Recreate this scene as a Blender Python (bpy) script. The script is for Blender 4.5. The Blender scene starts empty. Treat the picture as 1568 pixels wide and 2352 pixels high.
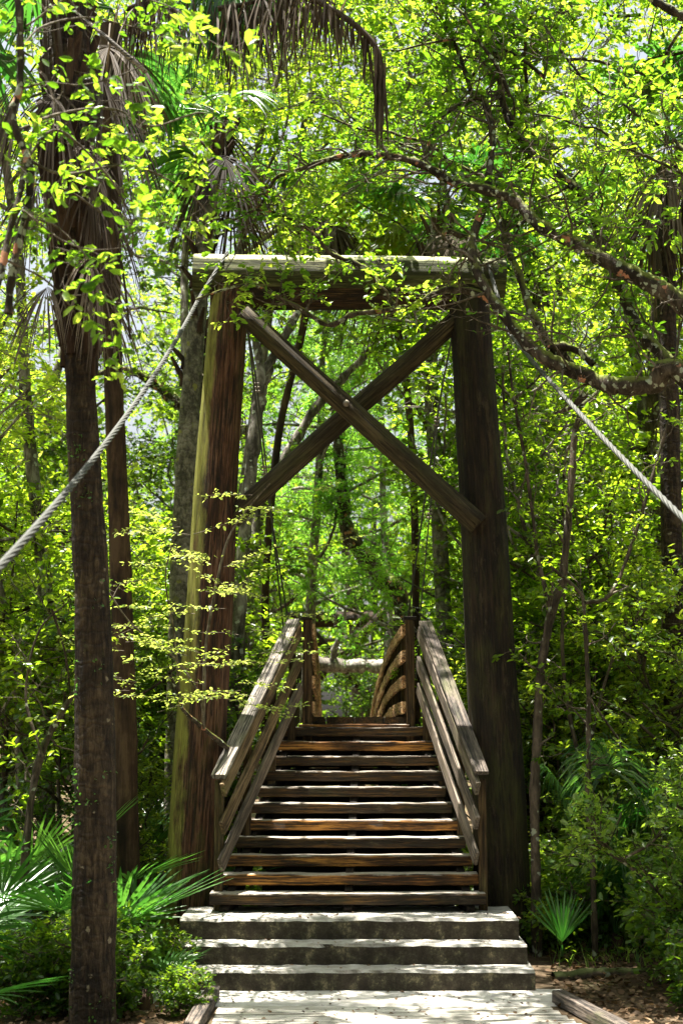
import bpy, math, random
import numpy as np
from mathutils import Vector, Matrix
sc = bpy.context.scene
COL = sc.collection
PI = math.pi
V = lambda *a: np.array(a, float)

# ------------------------------------------------------------------ camera frame (lengths in metres)
ZC = 2.40; PITCH = math.radians(8.0); F = 3400.0
cP, sP = math.cos(PITCH), math.sin(PITCH)
def P(x, y, D):
    """world point seen at photo position x,y (photo 1568 x 2352) standing D metres ahead"""
    X = (x - 784) / F; Y = (1176 - y) / F
    k = D / (cP - Y * sP)
    return V(X * k, D, ZC + (sP + Y * cP) * k)

# ------------------------------------------------------------------ mesh accumulation
def unit(v):
    v = np.asarray(v, float); return v / (np.linalg.norm(v, axis=-1, keepdims=True) + 1e-9)

class Acc:
    def __init__(s): s.v = []; s.q = []; s.r = []; s.n = 0; s.t = []
    def add(s, v, q, rnd=0.5, tri=None):
        v = np.asarray(v, float); q = np.asarray(q, int).reshape(-1, 4)
        s.v.append(v); s.q.append(q + s.n)
        if tri is not None and len(tri): s.t.append(np.asarray(tri, int).reshape(-1, 3) + s.n)
        s.r.append(np.broadcast_to(np.asarray(rnd, float), (len(v),)))
        s.n += len(v)
    def tube(s, pts, rad, sides=6, rnd=0.5, cap=False, jit=0.0, rng=None):
        pts = np.asarray(pts, float); n = len(pts)
        rad = np.broadcast_to(np.asarray(rad, float), (n,))
        T = unit(np.gradient(pts, axis=0))
        ref = V(0, 0, 1) if abs(T[:, 2]).mean() < .8 else V(1, 0, 0)
        A = unit(np.cross(T, ref)); B = np.cross(T, A)
        a = np.linspace(0, 2 * PI, sides, endpoint=False)
        rr = rad[:, None] * np.ones((n, sides))
        if jit: rr = rr * (1 + jit * rng.normal(size=(n, sides)))
        v = pts[:, None] + rr[..., None] * (np.cos(a)[None, :, None] * A[:, None] + np.sin(a)[None, :, None] * B[:, None])
        v = v.reshape(-1, 3)
        i = np.arange(n - 1)[:, None] * sides; j = np.arange(sides)[None]; k = (j + 1) % sides
        q = np.stack([i + j, i + k, i + sides + k, i + sides + j], -1).reshape(-1, 4)
        tri = []
        if cap:
            m = len(v); v = np.vstack([v, pts[:1], pts[-1:]])
            for e in range(sides):
                tri.append([m, (e + 1) % sides, e]); b = (n - 1) * sides
                tri.append([m + 1, b + e, b + (e + 1) % sides])
        s.add(v, q, rnd, tri)
    def build(s, name, mat, parent=None, base=(0, 0, 0), smooth=True):
        me = bpy.data.meshes.new(name)
        v = np.vstack(s.v) - np.asarray(base, float)
        q = np.vstack(s.q) if s.q else np.zeros((0, 4), int)
        t = np.vstack(s.t) if s.t else np.zeros((0, 3), int)
        me.vertices.add(len(v)); me.vertices.foreach_set('co', v.astype(np.float32).ravel())
        li = np.concatenate([q.ravel(), t.ravel()]).astype(np.int32)
        ls = np.concatenate([np.arange(len(q)) * 4, len(q) * 4 + np.arange(len(t)) * 3]).astype(np.int32)
        me.loops.add(len(li)); me.loops.foreach_set('vertex_index', li)
        me.polygons.add(len(ls)); me.polygons.foreach_set('loop_start', ls)
        me.polygons.foreach_set('use_smooth', np.full(len(ls), smooth))
        at = me.attributes.new('rnd', 'FLOAT', 'POINT')
        at.data.foreach_set('value', np.concatenate(s.r).astype(np.float32))
        me.update(calc_edges=True); me.materials.append(mat)
        o = bpy.data.objects.new(name, me); COL.objects.link(o)
        if parent is not None: o.parent = parent
        else: o.location = base
        return o

def smooth(pts, rad=None, step=4):
    """Catmull-Rom through the points"""
    p = np.asarray(pts, float)
    if rad is not None: p = np.hstack([p, np.asarray(rad, float)[:, None]])
    q = np.vstack([2 * p[0] - p[1], p, 2 * p[-1] - p[-2]]); out = []
    for i in range(1, len(q) - 2):
        a, b, c, d = q[i - 1:i + 3]
        for t in np.linspace(0, 1, step, endpoint=False):
            out.append(.5 * ((2 * b) + (c - a) * t + (2 * a - 5 * b + 4 * c - d) * t * t + (3 * b - a - 3 * c + d) * t ** 3))
    out.append(p[-1]); out = np.array(out)
    return (out[:, :3], np.maximum(out[:, 3], .001)) if rad is not None else out

def thing(name, label, cat, loc=(0, 0, 0), group=None):
    o = bpy.data.objects.new(name, None); COL.objects.link(o)
    o.empty_display_size = .2; o.location = loc
    return tag(o, label, cat, group)
def tag(o, label, cat=None, group=None, kind=None):
    if label: o['label'] = label
    if cat: o['category'] = cat
    if group: o['group'] = group
    if kind: o['kind'] = kind
    return o
def copy_tree(o, loc, rz=0, s=1, label=None, group=None, sz=None):
    r = o.copy(); COL.objects.link(r); r.location = loc; r.rotation_euler = (0, 0, rz); r.scale = (s, s, sz or s)
    if label: r['label'] = label
    if group: r['group'] = group
    for ch in list(o.children):
        c = ch.copy(); COL.objects.link(c); c.parent = r
        for g in list(ch.children):
            d = g.copy(); COL.objects.link(d); d.parent = c
    return r

# ------------------------------------------------------------------ materials
def nt(name):
    m = bpy.data.materials.new(name); m.use_nodes = True; t = m.node_tree; t.nodes.clear()
    return m, t, t.nodes, t.links
def ramp(N, L, src, stops, interp='LINEAR'):
    r = N.new('ShaderNodeValToRGB'); r.color_ramp.interpolation = interp
    e = r.color_ramp.elements
    while len(e) < len(stops): e.new(.5)
    for i, (p, c) in enumerate(stops):
        e[i].position = p; e[i].color = (*c, 1) if len(c) == 3 else c
    L.new(src, r.inputs[0]); return r.outputs[0]
def noise(N, L, vec, scale, detail=4, rough=.6, dist=0):
    n = N.new('ShaderNodeTexNoise'); n.inputs['Scale'].default_value = scale
    n.inputs['Detail'].default_value = detail; n.inputs['Roughness'].default_value = rough
    n.inputs['Distortion'].default_value = dist
    if vec is not None: L.new(vec, n.inputs['Vector'])
    return n.outputs[0]
def mapping(N, L, vec, scale):
    m = N.new('ShaderNodeMapping'); m.inputs['Scale'].default_value = scale; L.new(vec, m.inputs[0]); return m.outputs[0]
def mixc(N, L, fac, a, b, mode='MIX'):
    m = N.new('ShaderNodeMix'); m.data_type = 'RGBA'; m.blend_type = mode
    for s, i in ((fac, 0), (a, 6), (b, 7)):
        if isinstance(s, (int, float)): m.inputs[i].default_value = s
        elif isinstance(s, tuple): m.inputs[i].default_value = (*s, 1)
        else: L.new(s, m.inputs[i])
    return m.outputs[2]
def math_(N, L, op, a, b):
    m = N.new('ShaderNodeMath'); m.operation = op
    for s, i in ((a, 0), (b, 1)):
        if isinstance(s, (int, float)): m.inputs[i].default_value = s
        else: L.new(s, m.inputs[i])
    return m.outputs[0]

def leaf_mat(name, stops, trans, tf=.5, rough=.4, spec=.4):
    m, t, N, L = nt(name)
    at = N.new('ShaderNodeAttribute'); at.attribute_name = 'rnd'
    tc = N.new('ShaderNodeTexCoord'); nz = noise(N, L, tc.outputs['Object'], .9, 2)
    f = math_(N, L, 'ADD', math_(N, L, 'MULTIPLY', at.outputs['Fac'], .75), math_(N, L, 'MULTIPLY', math_(N, L, 'SUBTRACT', nz, .35), .8))
    oi = N.new('ShaderNodeObjectInfo'); f = math_(N, L, 'ADD', f, math_(N, L, 'MULTIPLY', math_(N, L, 'SUBTRACT', oi.outputs['Random'], .62), .6))
    c = ramp(N, L, f, stops)
    c2 = ramp(N, L, f, trans)
    p = N.new('ShaderNodeBsdfPrincipled'); L.new(c, p.inputs['Base Color'])
    p.inputs['Roughness'].default_value = rough; p.inputs['Specular IOR Level'].default_value = spec
    tr = N.new('ShaderNodeBsdfTranslucent'); L.new(c2, tr.inputs[0])
    mx = N.new('ShaderNodeMixShader'); mx.inputs[0].default_value = tf
    L.new(p.outputs[0], mx.inputs[1]); L.new(tr.outputs[0], mx.inputs[2])
    o = N.new('ShaderNodeOutputMaterial'); L.new(mx.outputs[0], o.inputs[0]); return m

G = leaf_mat
M = {}
M['leaf_oak'] = G('oak leaf', [(0, (.025, .06, .01)), (.5, (.06, .12, .015)), (1, (.12, .18, .02))], [(0, (.12, .3, .01)), (.5, (.27, .5, .018)), (1, (.72, .88, .08))], .56, .35, .45)
M['leaf_lime'] = G('lime leaf', [(0, (.06, .12, .015)), (1, (.14, .22, .03))], [(0, (.38, .52, .04)), (1, (.75, .8, .18))], .5, .4, .4)
M['leaf_broad'] = G('broadleaf', [(0, (.022, .045, .006)), (.45, (.06, .11, .012)), (.85, (.13, .2, .022)), (1, (.2, .24, .05))], [(0, (.10, .22, .01)), (.45, (.36, .58, .015)), (.8, (.68, .88, .05)), (1, (.85, .9, .14))], .6, .3, .55)
M['leaf_fine'] = G('cypress leaf', [(0, (.03, .09, .015)), (1, (.08, .17, .025))], [(0, (.16, .5, .03)), (1, (.55, .88, .08))], .6, .55, .2)
M['leaf_sunny'] = G('bush leaf', [(0, (.04, .09, .015)), (1, (.12, .2, .03))], [(0, (.25, .5, .02)), (1, (.7, .85, .09))], .45, .3, .6)
M['leaf_shrub'] = G('shrub leaf', [(0, (.025, .07, .012)), (.6, (.06, .13, .018)), (1, (.12, .2, .03))], [(0, (.14, .3, .012)), (.6, (.4, .6, .02)), (1, (.72, .82, .06))], .5, .35, .5)
M['palm_green'] = G('palm green', [(0, (.018, .055, .015)), (1, (.06, .14, .03))], [(0, (.05, .24, .02)), (1, (.22, .5, .05))], .38, .28, .7)
M['palm_yellow'] = G('palm yellow', [(0, (.10, .13, .02)), (1, (.2, .2, .03))], [(0, (.4, .56, .04)), (1, (.7, .72, .08))], .5, .4, .3)
M['palm_dead'] = G('dead palm', [(0, (.02, .014, .008)), (.5, (.06, .042, .026)), (1, (.17, .135, .095))], [(0, (.08, .05, .02)), (1, (.25, .18, .09))], .2, .7, .2)
M['moss'] = G('spanish moss', [(0, (.14, .16, .11)), (1, (.34, .36, .27))], [(0, (.2, .24, .15)), (1, (.45, .48, .33))], .35, .8, .1)
M['airplant'] = G('air plant', [(0, (.06, .09, .03)), (1, (.2, .22, .09))], [(0, (.2, .3, .06)), (1, (.5, .55, .18))], .35, .6, .2)
M['grass'] = G('grass', [(0, (.05, .11, .02)), (1, (.15, .22, .04))], [(0, (.25, .5, .04)), (1, (.6, .8, .1))], .45, .5, .3)
M['litter'] = G('leaf litter', [(0, (.05, .03, .015)), (.5, (.16, .1, .055)), (1, (.36, .25, .16))], [(0, (.1, .05, .02)), (1, (.4, .25, .1))], .15, .7, .2)

def finish(N, L, col, height, rough, dist, spec=.25, rmod=None):
    p = N.new('ShaderNodeBsdfPrincipled'); L.new(col, p.inputs['Base Color'])
    p.inputs['Roughness'].default_value = rough; p.inputs['Specular IOR Level'].default_value = spec
    if height is not None:
        b = N.new('ShaderNodeBump'); b.inputs['Distance'].default_value = dist; b.inputs['Strength'].default_value = 1
        L.new(height, b.inputs['Height']); L.new(b.outputs[0], p.inputs['Normal'])
    o = N.new('ShaderNodeOutputMaterial'); L.new(p.outputs[0], o.inputs[0])

def wood(name, cols, stain=(.02, .016, .012), stain_at=.55, green=None, green_at=.55, grain=1.0, bump=.012, top_wear_light=None, patch=None, side=None):
    m, t, N, L = nt(name)
    tc = N.new('ShaderNodeTexCoord'); O = tc.outputs['Object']
    oi = N.new('ShaderNodeObjectInfo')
    add = N.new('ShaderNodeVectorMath'); add.operation = 'MULTIPLY_ADD'
    L.new(oi.outputs['Random'], add.inputs[0]); add.inputs[1].default_value = (37, 19, 53); L.new(O, add.inputs[2]); O = add.outputs[0]
    g1 = noise(N, L, mapping(N, L, O, (1.2 * grain, 26 * grain, 26 * grain)), 1.6, 6, .65, .6)
    g2 = noise(N, L, mapping(N, L, O, (1.3, 42, 42)), 1.5, 4, .6, .4)
    big = noise(N, L, mapping(N, L, O, (.9, 3, 3)), 1.6, 5, .65)
    f = math_(N, L, 'ADD', math_(N, L, 'MULTIPLY', g1, .6), math_(N, L, 'MULTIPLY', big, .45))
    c = ramp(N, L, f, [(.44, cols[0]), (.52, cols[1]), (.61, cols[2])])
    crack = ramp(N, L, g2, [(.415, (1, 1, 1)), (.455, (0, 0, 0))])
    c = mixc(N, L, math_(N, L, 'MULTIPLY', crack, .88), c, stain)
    st = ramp(N, L, noise(N, L, mapping(N, L, O, (1.4, 5, 5)), 1.3, 7, .7), [(stain_at - .06, (0, 0, 0)), (stain_at + .09, (1, 1, 1))])
    c = mixc(N, L, math_(N, L, 'MULTIPLY', st, .85), c, stain)
    if patch:
        pf = ramp(N, L, noise(N, L, mapping(N, L, O, (3, 9, 9)), 1.1, 7, .75), [(.56, (0, 0, 0)), (.64, (1, 1, 1))])
        c = mixc(N, L, math_(N, L, 'MULTIPLY', pf, .8), c, patch)
    if green:
        gf = ramp(N, L, noise(N, L, mapping(N, L, O, (.7, 2.2, 2.2)), 1.5, 6, .7), [(green_at - .08, (0, 0, 0)), (green_at + .1, (1, 1, 1))])
        c = mixc(N, L, math_(N, L, 'MULTIPLY', gf, .75), c, green)
    if side:          # lichen tint towards one side, also painting in that side's sunlit edge
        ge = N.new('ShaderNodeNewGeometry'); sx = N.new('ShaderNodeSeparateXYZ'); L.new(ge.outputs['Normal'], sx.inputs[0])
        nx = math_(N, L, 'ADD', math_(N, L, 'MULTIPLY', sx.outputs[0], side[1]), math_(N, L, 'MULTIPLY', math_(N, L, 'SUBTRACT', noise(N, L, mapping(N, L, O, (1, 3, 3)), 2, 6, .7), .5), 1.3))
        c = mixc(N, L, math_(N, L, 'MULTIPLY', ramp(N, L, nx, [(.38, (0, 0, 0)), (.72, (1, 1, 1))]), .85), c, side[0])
    if top_wear_light:      # upward faces paler: foot wear on treads; beam moss with top light painted in
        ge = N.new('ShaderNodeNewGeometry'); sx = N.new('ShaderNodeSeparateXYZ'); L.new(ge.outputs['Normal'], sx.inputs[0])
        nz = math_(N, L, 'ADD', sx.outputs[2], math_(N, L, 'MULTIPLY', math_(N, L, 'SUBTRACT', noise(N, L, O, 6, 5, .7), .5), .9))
        tf = ramp(N, L, nz, [(top_wear_light[1], (0, 0, 0)), (top_wear_light[1] + .25, (1, 1, 1))])
        tcl = mixc(N, L, math_(N, L, 'MULTIPLY', ramp(N, L, g1, [(.42, (1, 1, 1)), (.5, (0, 0, 0))]), .7), top_wear_light[0], tuple(x * .35 for x in top_wear_light[0]))
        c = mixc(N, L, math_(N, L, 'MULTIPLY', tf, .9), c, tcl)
    h = math_(N, L, 'ADD', math_(N, L, 'MULTIPLY', g1, 1.0), math_(N, L, 'MULTIPLY', ramp(N, L, g2, [(.41, (0, 0, 0)), (.46, (1, 1, 1))]), 1.1))
    finish(N, L, c, h, .8, bump); return m

M['pole'] = wood('weathered pole red', [(0.0307, 0.0139, 0.00749), (0.0918, 0.04, 0.0204), (0.16, 0.0856, 0.0535)], (.018, .012, .009), .57, (.06, .06, .015), .6, .8, side=((.30, .30, .06), -1.0))  # yellow-green left flank: lichen plus a painted lit edge for roundness
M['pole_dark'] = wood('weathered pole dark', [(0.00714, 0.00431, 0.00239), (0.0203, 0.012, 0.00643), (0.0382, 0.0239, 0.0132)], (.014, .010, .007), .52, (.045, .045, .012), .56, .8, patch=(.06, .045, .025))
M['beam'] = wood('mossy beam', [(.03, .034, .012), (.075, .082, .03), (.17, .17, .08)], (.03, .028, .015), .58, (.06, .075, .02), .5, .8, top_wear_light=((.60, .60, .34), .42))  # green is moss; the pale top has light from above painted in
M['beam_low'] = wood('lower beam', [(0.0144, 0.00864, 0.0048), (0.0336, 0.0192, 0.0096), (0.0768, 0.0432, 0.0192)], (.015, .011, .008), .55, None)
M['brace'] = wood('brace', [(0.0237, 0.0166, 0.0079), (0.0514, 0.0376, 0.0179), (0.0867, 0.0654, 0.0337)], (.02, .015, .010), .58, (.06, .058, .02), .56)
M['rail'] = wood('rail board', [(0.0594, 0.0382, 0.018), (0.149, 0.099, 0.0473), (0.238, 0.171, 0.09)], (.04, .03, .018), .62, (.16, .16, .05), .64)
M['rail_grey'] = wood('grey rail board', [(0.0677, 0.0524, 0.0403), (0.144, 0.113, 0.0845), (0.226, 0.181, 0.141)], (.05, .045, .035), .60, (.17, .16, .07), .62)
M['cap'] = wood('grey cap board', [(0.0746, 0.0662, 0.0576), (0.224, 0.196, 0.161), (0.373, 0.328, 0.276)], (.035, .033, .03), .57, (.13, .15, .05), .6, 1.0, .02)
M['cap_dark'] = wood('dark cap board', [(0.0512, 0.0419, 0.0372), (0.123, 0.098, 0.0794), (0.215, 0.172, 0.14)], (.035, .032, .03), .55, (.11, .12, .05), .62, 1.0, .02)
M['post'] = wood('stair post', [(0.023, 0.0134, 0.00576), (0.0653, 0.0384, 0.0154), (0.107, 0.0691, 0.0307)], (.022, .016, .010), .58, (.09, .08, .03), .62)
M['bridge_rail'] = wood('orange bridge rail', [(0.225, 0.112, 0.045), (0.517, 0.292, 0.124), (0.742, 0.517, 0.292)], (.08, .05, .03), .66, None)
M['tread'] = wood('worn tread', [(0.0131, 0.00842, 0.00421), (0.0398, 0.0224, 0.00935), (0.112, 0.0585, 0.0164)], (.022, .017, .011), .53, (.03, .03, .012), .6, .9, .015, top_wear_light=((.5, .45, .38), .7), patch=(.07, .055, .035))
M['tread_warm'] = wood('worn warm tread', [(0.0378, 0.0173, 0.00709), (0.151, 0.067, 0.0196), (0.397, 0.182, 0.0394)], (.024, .017, .010), .57, (.03, .03, .012), .64, .9, .015, top_wear_light=((.5, .45, .38), .7))
M['plank'] = wood('bleached plank', [(.36, .33, .27), (.55, .52, .45), (.7, .67, .6)], (.10, .09, .07), .66, (.2, .22, .1), .68)
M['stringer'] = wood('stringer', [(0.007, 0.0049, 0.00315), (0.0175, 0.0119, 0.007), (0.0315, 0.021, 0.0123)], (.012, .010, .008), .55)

def concrete():
    m, t, N, L = nt('stained concrete'); tc = N.new('ShaderNodeTexCoord'); O = tc.outputs['Object']
    fine = noise(N, L, O, 55, 5, .75); mid = noise(N, L, O, 6, 9, .78)
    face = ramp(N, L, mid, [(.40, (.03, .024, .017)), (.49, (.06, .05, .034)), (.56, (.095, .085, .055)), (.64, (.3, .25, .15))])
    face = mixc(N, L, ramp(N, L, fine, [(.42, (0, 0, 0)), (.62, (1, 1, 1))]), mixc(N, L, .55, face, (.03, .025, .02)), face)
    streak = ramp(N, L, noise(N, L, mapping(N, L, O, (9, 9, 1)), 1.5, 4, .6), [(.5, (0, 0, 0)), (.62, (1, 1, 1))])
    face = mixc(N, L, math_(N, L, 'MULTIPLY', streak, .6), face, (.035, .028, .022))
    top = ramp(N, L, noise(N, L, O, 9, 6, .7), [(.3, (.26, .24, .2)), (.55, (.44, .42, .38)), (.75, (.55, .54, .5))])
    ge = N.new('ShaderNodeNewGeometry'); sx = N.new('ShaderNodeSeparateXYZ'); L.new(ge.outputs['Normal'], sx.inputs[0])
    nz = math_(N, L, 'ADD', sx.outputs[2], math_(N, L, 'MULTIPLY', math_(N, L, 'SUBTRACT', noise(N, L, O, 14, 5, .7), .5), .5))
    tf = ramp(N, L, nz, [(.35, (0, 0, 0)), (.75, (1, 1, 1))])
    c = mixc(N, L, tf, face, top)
    finish(N, L, c, math_(N, L, 'ADD', fine, math_(N, L, 'MULTIPLY', mid, .5)), .9, .012, .15); return m
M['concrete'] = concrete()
def slabmat():
    m, t, N, L = nt('pale slab'); tc = N.new('ShaderNodeTexCoord'); O = tc.outputs['Object']
    c = ramp(N, L, noise(N, L, O, 7, 7, .7), [(.3, (.28, .26, .22)), (.5, (.46, .44, .4)), (.75, (.55, .54, .5))])
    finish(N, L, c, noise(N, L, O, 60, 4, .7), .9, .004, .15); return m
M['slab'] = slabmat()

def bark(name, cols, lichen=None, moss=None, scale=14, bump=.02, stretch=.35, rings=None):
    m, t, N, L = nt(name); tc = N.new('ShaderNodeTexCoord'); O = tc.outputs['Object']
    b = noise(N, L, mapping(N, L, O, (1, 1, stretch)), scale, 6, .7, .5)
    big = noise(N, L, O, 2.2, 4, .6)
    f = math_(N, L, 'ADD', math_(N, L, 'MULTIPLY', b, .6), math_(N, L, 'MULTIPLY', big, .4))
    c = ramp(N, L, f, [(.42, cols[0]), (.5, cols[1]), (.585, cols[2])]); h = b
    if rings:
        w = N.new('ShaderNodeTexWave'); w.wave_type = 'BANDS'; w.bands_direction = 'Z'; w.inputs['Scale'].default_value = rings
        w.inputs['Distortion'].default_value = 9; w.inputs['Detail'].default_value = 6; w.inputs['Detail Scale'].default_value = 3.2
        L.new(O, w.inputs[0]); h = math_(N, L, 'ADD', b, math_(N, L, 'MULTIPLY', w.outputs['Fac'], .3))
        c = mixc(N, L, math_(N, L, 'MULTIPLY', ramp(N, L, w.outputs['Fac'], [(.05, (1, 1, 1)), (.3, (0, 0, 0))]), .35), c, tuple(x * .4 for x in cols[0]))
    if lichen:
        for sc_, col, thr, off in lichen:
            vv = N.new('ShaderNodeTexVoronoi'); vv.inputs['Scale'].default_value = sc_; vv.inputs['Randomness'].default_value = 1
            ad = N.new('ShaderNodeVectorMath'); ad.operation = 'ADD'; ad.inputs[1].default_value = (off, off * 2, off * 3)
            nn = N.new('ShaderNodeTexNoise'); nn.inputs['Scale'].default_value = 18; L.new(O, nn.inputs['Vector'])
            md = N.new('ShaderNodeVectorMath'); md.operation = 'MULTIPLY_ADD'; L.new(nn.outputs['Color'], md.inputs[0]); md.inputs[1].default_value = (.09,) * 3; L.new(O, md.inputs[2])
            L.new(md.outputs[0], ad.inputs[0]); L.new(ad.outputs[0], vv.inputs['Vector'])
            spot = ramp(N, L, vv.outputs['Distance'], [(thr, (1, 1, 1)), (thr + .06, (0, 0, 0))])
            gate = ramp(N, L, vv.outputs['Color'], [(.5, (0, 0, 0)), (.55, (1, 1, 1))])
            c = mixc(N, L, math_(N, L, 'MULTIPLY', spot, gate), c, col)
    if moss:
        ge = N.new('ShaderNodeNewGeometry'); sx = N.new('ShaderNodeSeparateXYZ'); L.new(ge.outputs['Normal'], sx.inputs[0])
        nz = math_(N, L, 'ADD', sx.outputs[2], math_(N, L, 'MULTIPLY', math_(N, L, 'SUBTRACT', noise(N, L, O, 5, 6, .7), .5), 1.8))
        c = mixc(N, L, math_(N, L, 'MULTIPLY', ramp(N, L, nz, [(.25, (0, 0, 0)), (.6, (1, 1, 1))]), .9), c, moss)
    finish(N, L, c, h, .85, bump); return m
M['bark_oak'] = bark('mossy oak bark', [(.014, .010, .006), (.035, .026, .017), (.09, .07, .05)], [(7, (.42, .19, .11), .25, 3.1), (11, (.34, .38, .28), .28, 7.7), (16, (.28, .30, .22), .26, 1.3)], (.14, .165, .025), 16)
M['bark_twig'] = bark('twig bark', [(.05, .04, .025), (.10, .08, .055), (.2, .17, .13)], None, None, 20)
M['bark_grey'] = bark('grey bark', [(.05, .042, .035), (.15, .13, .11), (.32, .29, .26)], [(9, (.42, .44, .38), .26, 2.2)], None, 12)
M['bark_brown'] = bark('brown bark', [(.025, .018, .012), (.06, .045, .03), (.12, .09, .065)], [(9, (.28, .3, .22), .22, 4.2)], (.06, .075, .02), 12)
M['bark_palm'] = bark('palm trunk', [(.012, .008, .005), (.035, .023, .013), (.085, .06, .034)], [(8, (.2, .17, .11), .13, 5.5)], (.09, .11, .03), 26, .03, .18, 3.2)
M['bark_palm_grey'] = bark('grey palm trunk', [(.06, .055, .04), (.15, .14, .10), (.27, .25, .19)], [(8, (.22, .22, .06), .26, 5.5)], (.12, .14, .04), 16, .02, .5, 3.6)
M['boots'] = bark('palm boots', [(.018, .011, .007), (.045, .025, .014), (.09, .055, .03)], None, None, 10, .03, .15)

def simple(name, col, rough=.6, metal=0, bumpscale=None, var=.3):
    m, t, N, L = nt(name); tc = N.new('ShaderNodeTexCoord')
    c = ramp(N, L, noise(N, L, tc.outputs['Object'], 12, 5, .7), [(.3, tuple(x * (1 - var) for x in col)), (.7, tuple(min(1, x * (1 + var)) for x in col))])
    p = N.new('ShaderNodeBsdfPrincipled'); L.new(c, p.inputs['Base Color']); p.inputs['Roughness'].default_value = rough; p.inputs['Metallic'].default_value = metal
    o = N.new('ShaderNodeOutputMaterial'); L.new(p.outputs[0], o.inputs[0]); return m
M['rope'] = simple('galvanised wire rope', (.06, .062, .053), .7, .1)
M['iron'] = simple('dull iron', (.22, .19, .15), .5, .6)
def soil():
    m, t, N, L = nt('forest soil'); tc = N.new('ShaderNodeTexCoord'); O = tc.outputs['Object']
    c = ramp(N, L, noise(N, L, O, 2.5, 9, .75), [(.32, (.03, .02, .012)), (.5, (.10, .07, .042)), (.64, (.2, .15, .10)), (.78, (.34, .28, .2))])
    g = ramp(N, L, noise(N, L, O, .5, 6, .7), [(.5, (0, 0, 0)), (.62, (1, 1, 1))])
    c = mixc(N, L, math_(N, L, 'MULTIPLY', g, .5), c, (.06, .08, .02))
    finish(N, L, c, noise(N, L, O, 22, 8, .75), .95, .03, .1); return m
M['soil'] = soil()

# ------------------------------------------------------------------ solid timbers with their own local X along the grain
def place(o, p0, axis, upish, parent, base):
    X = Vector(unit(axis)); up = Vector(upish)
    Y = up.cross(X).normalized(); Z = X.cross(Y)
    mt = Matrix((X, Y, Z)).transposed().to_4x4(); mt.translation = Vector(np.asarray(p0) - np.asarray(base))
    o.matrix_basis = mt
    if parent is not None: o.parent = parent
def timber(name, p0, p1, w, h, mat, parent=None, base=(0, 0, 0), segs=None, jit=.0025, up=(0, 0, 1), bev=.008, worn=0, seed=0):
    """board from p0 to p1 (centre line), w across, h high"""
    rng = np.random.default_rng(seed + int(abs(p0[0] * 1000)) + int(abs(p1[2] * 977)))
    p0 = np.asarray(p0, float); p1 = np.asarray(p1, float); Ln = np.linalg.norm(p1 - p0)
    n = (segs or max(2, int(Ln / .12))) + 1
    b = min(bev, w * .3, h * .3)
    prof = [(-w/2+b, -h/2), (w/2-b, -h/2), (w/2, -h/2+b), (w/2, h/2-b), (w/2-b, h/2), (-w/2+b, h/2), (-w/2, h/2-b), (-w/2, -h/2+b)]
    xs = np.linspace(0, Ln, n); a = Acc(); v = np.zeros((n, 8, 3))
    for i, x in enumerate(xs):
        for j, (y, z) in enumerate(prof):
            v[i, j] = (x, y, z)
    jn = rng.normal(size=(n + 8, 8, 2)); kn = np.array([.05, .12, .2, .26, .2, .12, .05])
    js = np.stack([np.convolve(jn[:, a_, b_], kn, 'same')[4:4 + n] for a_ in range(8) for b_ in range(2)], -1).reshape(n, 8, 2) * 2.2
    v[:, :, 1:] += js * jit
    if worn:
        ph = rng.uniform(0, 6, 6); t = xs / Ln
        w_ = sum(np.sin(t * (5 + 7 * k) + ph[k]) / (1 + k) for k in range(5)) * .5
        sag = worn * (np.abs(w_) * .6 + np.clip(np.sin(t * PI), 0, 1) * .5)
        for j in (3, 4, 5, 6): v[:, j, 2] -= sag * (1 if j in (5, 6) else .6)
        v[:, 2:7, 1] += (w_ * worn * .4)[:, None]
    v[0, :, 0] += rng.normal(size=8) * .002; v[-1, :, 0] += rng.normal(size=8) * .002
    v = v.reshape(-1, 3); i = np.arange(n - 1)[:, None] * 8; j = np.arange(8)[None]; k = (j + 1) % 8
    q = np.stack([i + j, i + k, i + 8 + k, i + 8 + j], -1).reshape(-1, 4)
    e = (n - 1) * 8
    caps = [[0, 7, 6, 5], [0, 5, 4, 1], [1, 4, 3, 2], [e, e+1, e+4, e+5], [e, e+5, e+6, e+7], [e+1, e+2, e+3, e+4]]
    a.add(v, np.vstack([q, caps]))
    o = a.build(name, mat, None, (0, 0, 0), smooth=False)
    place(o, p0, p1 - p0, up, parent, base); return o
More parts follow.
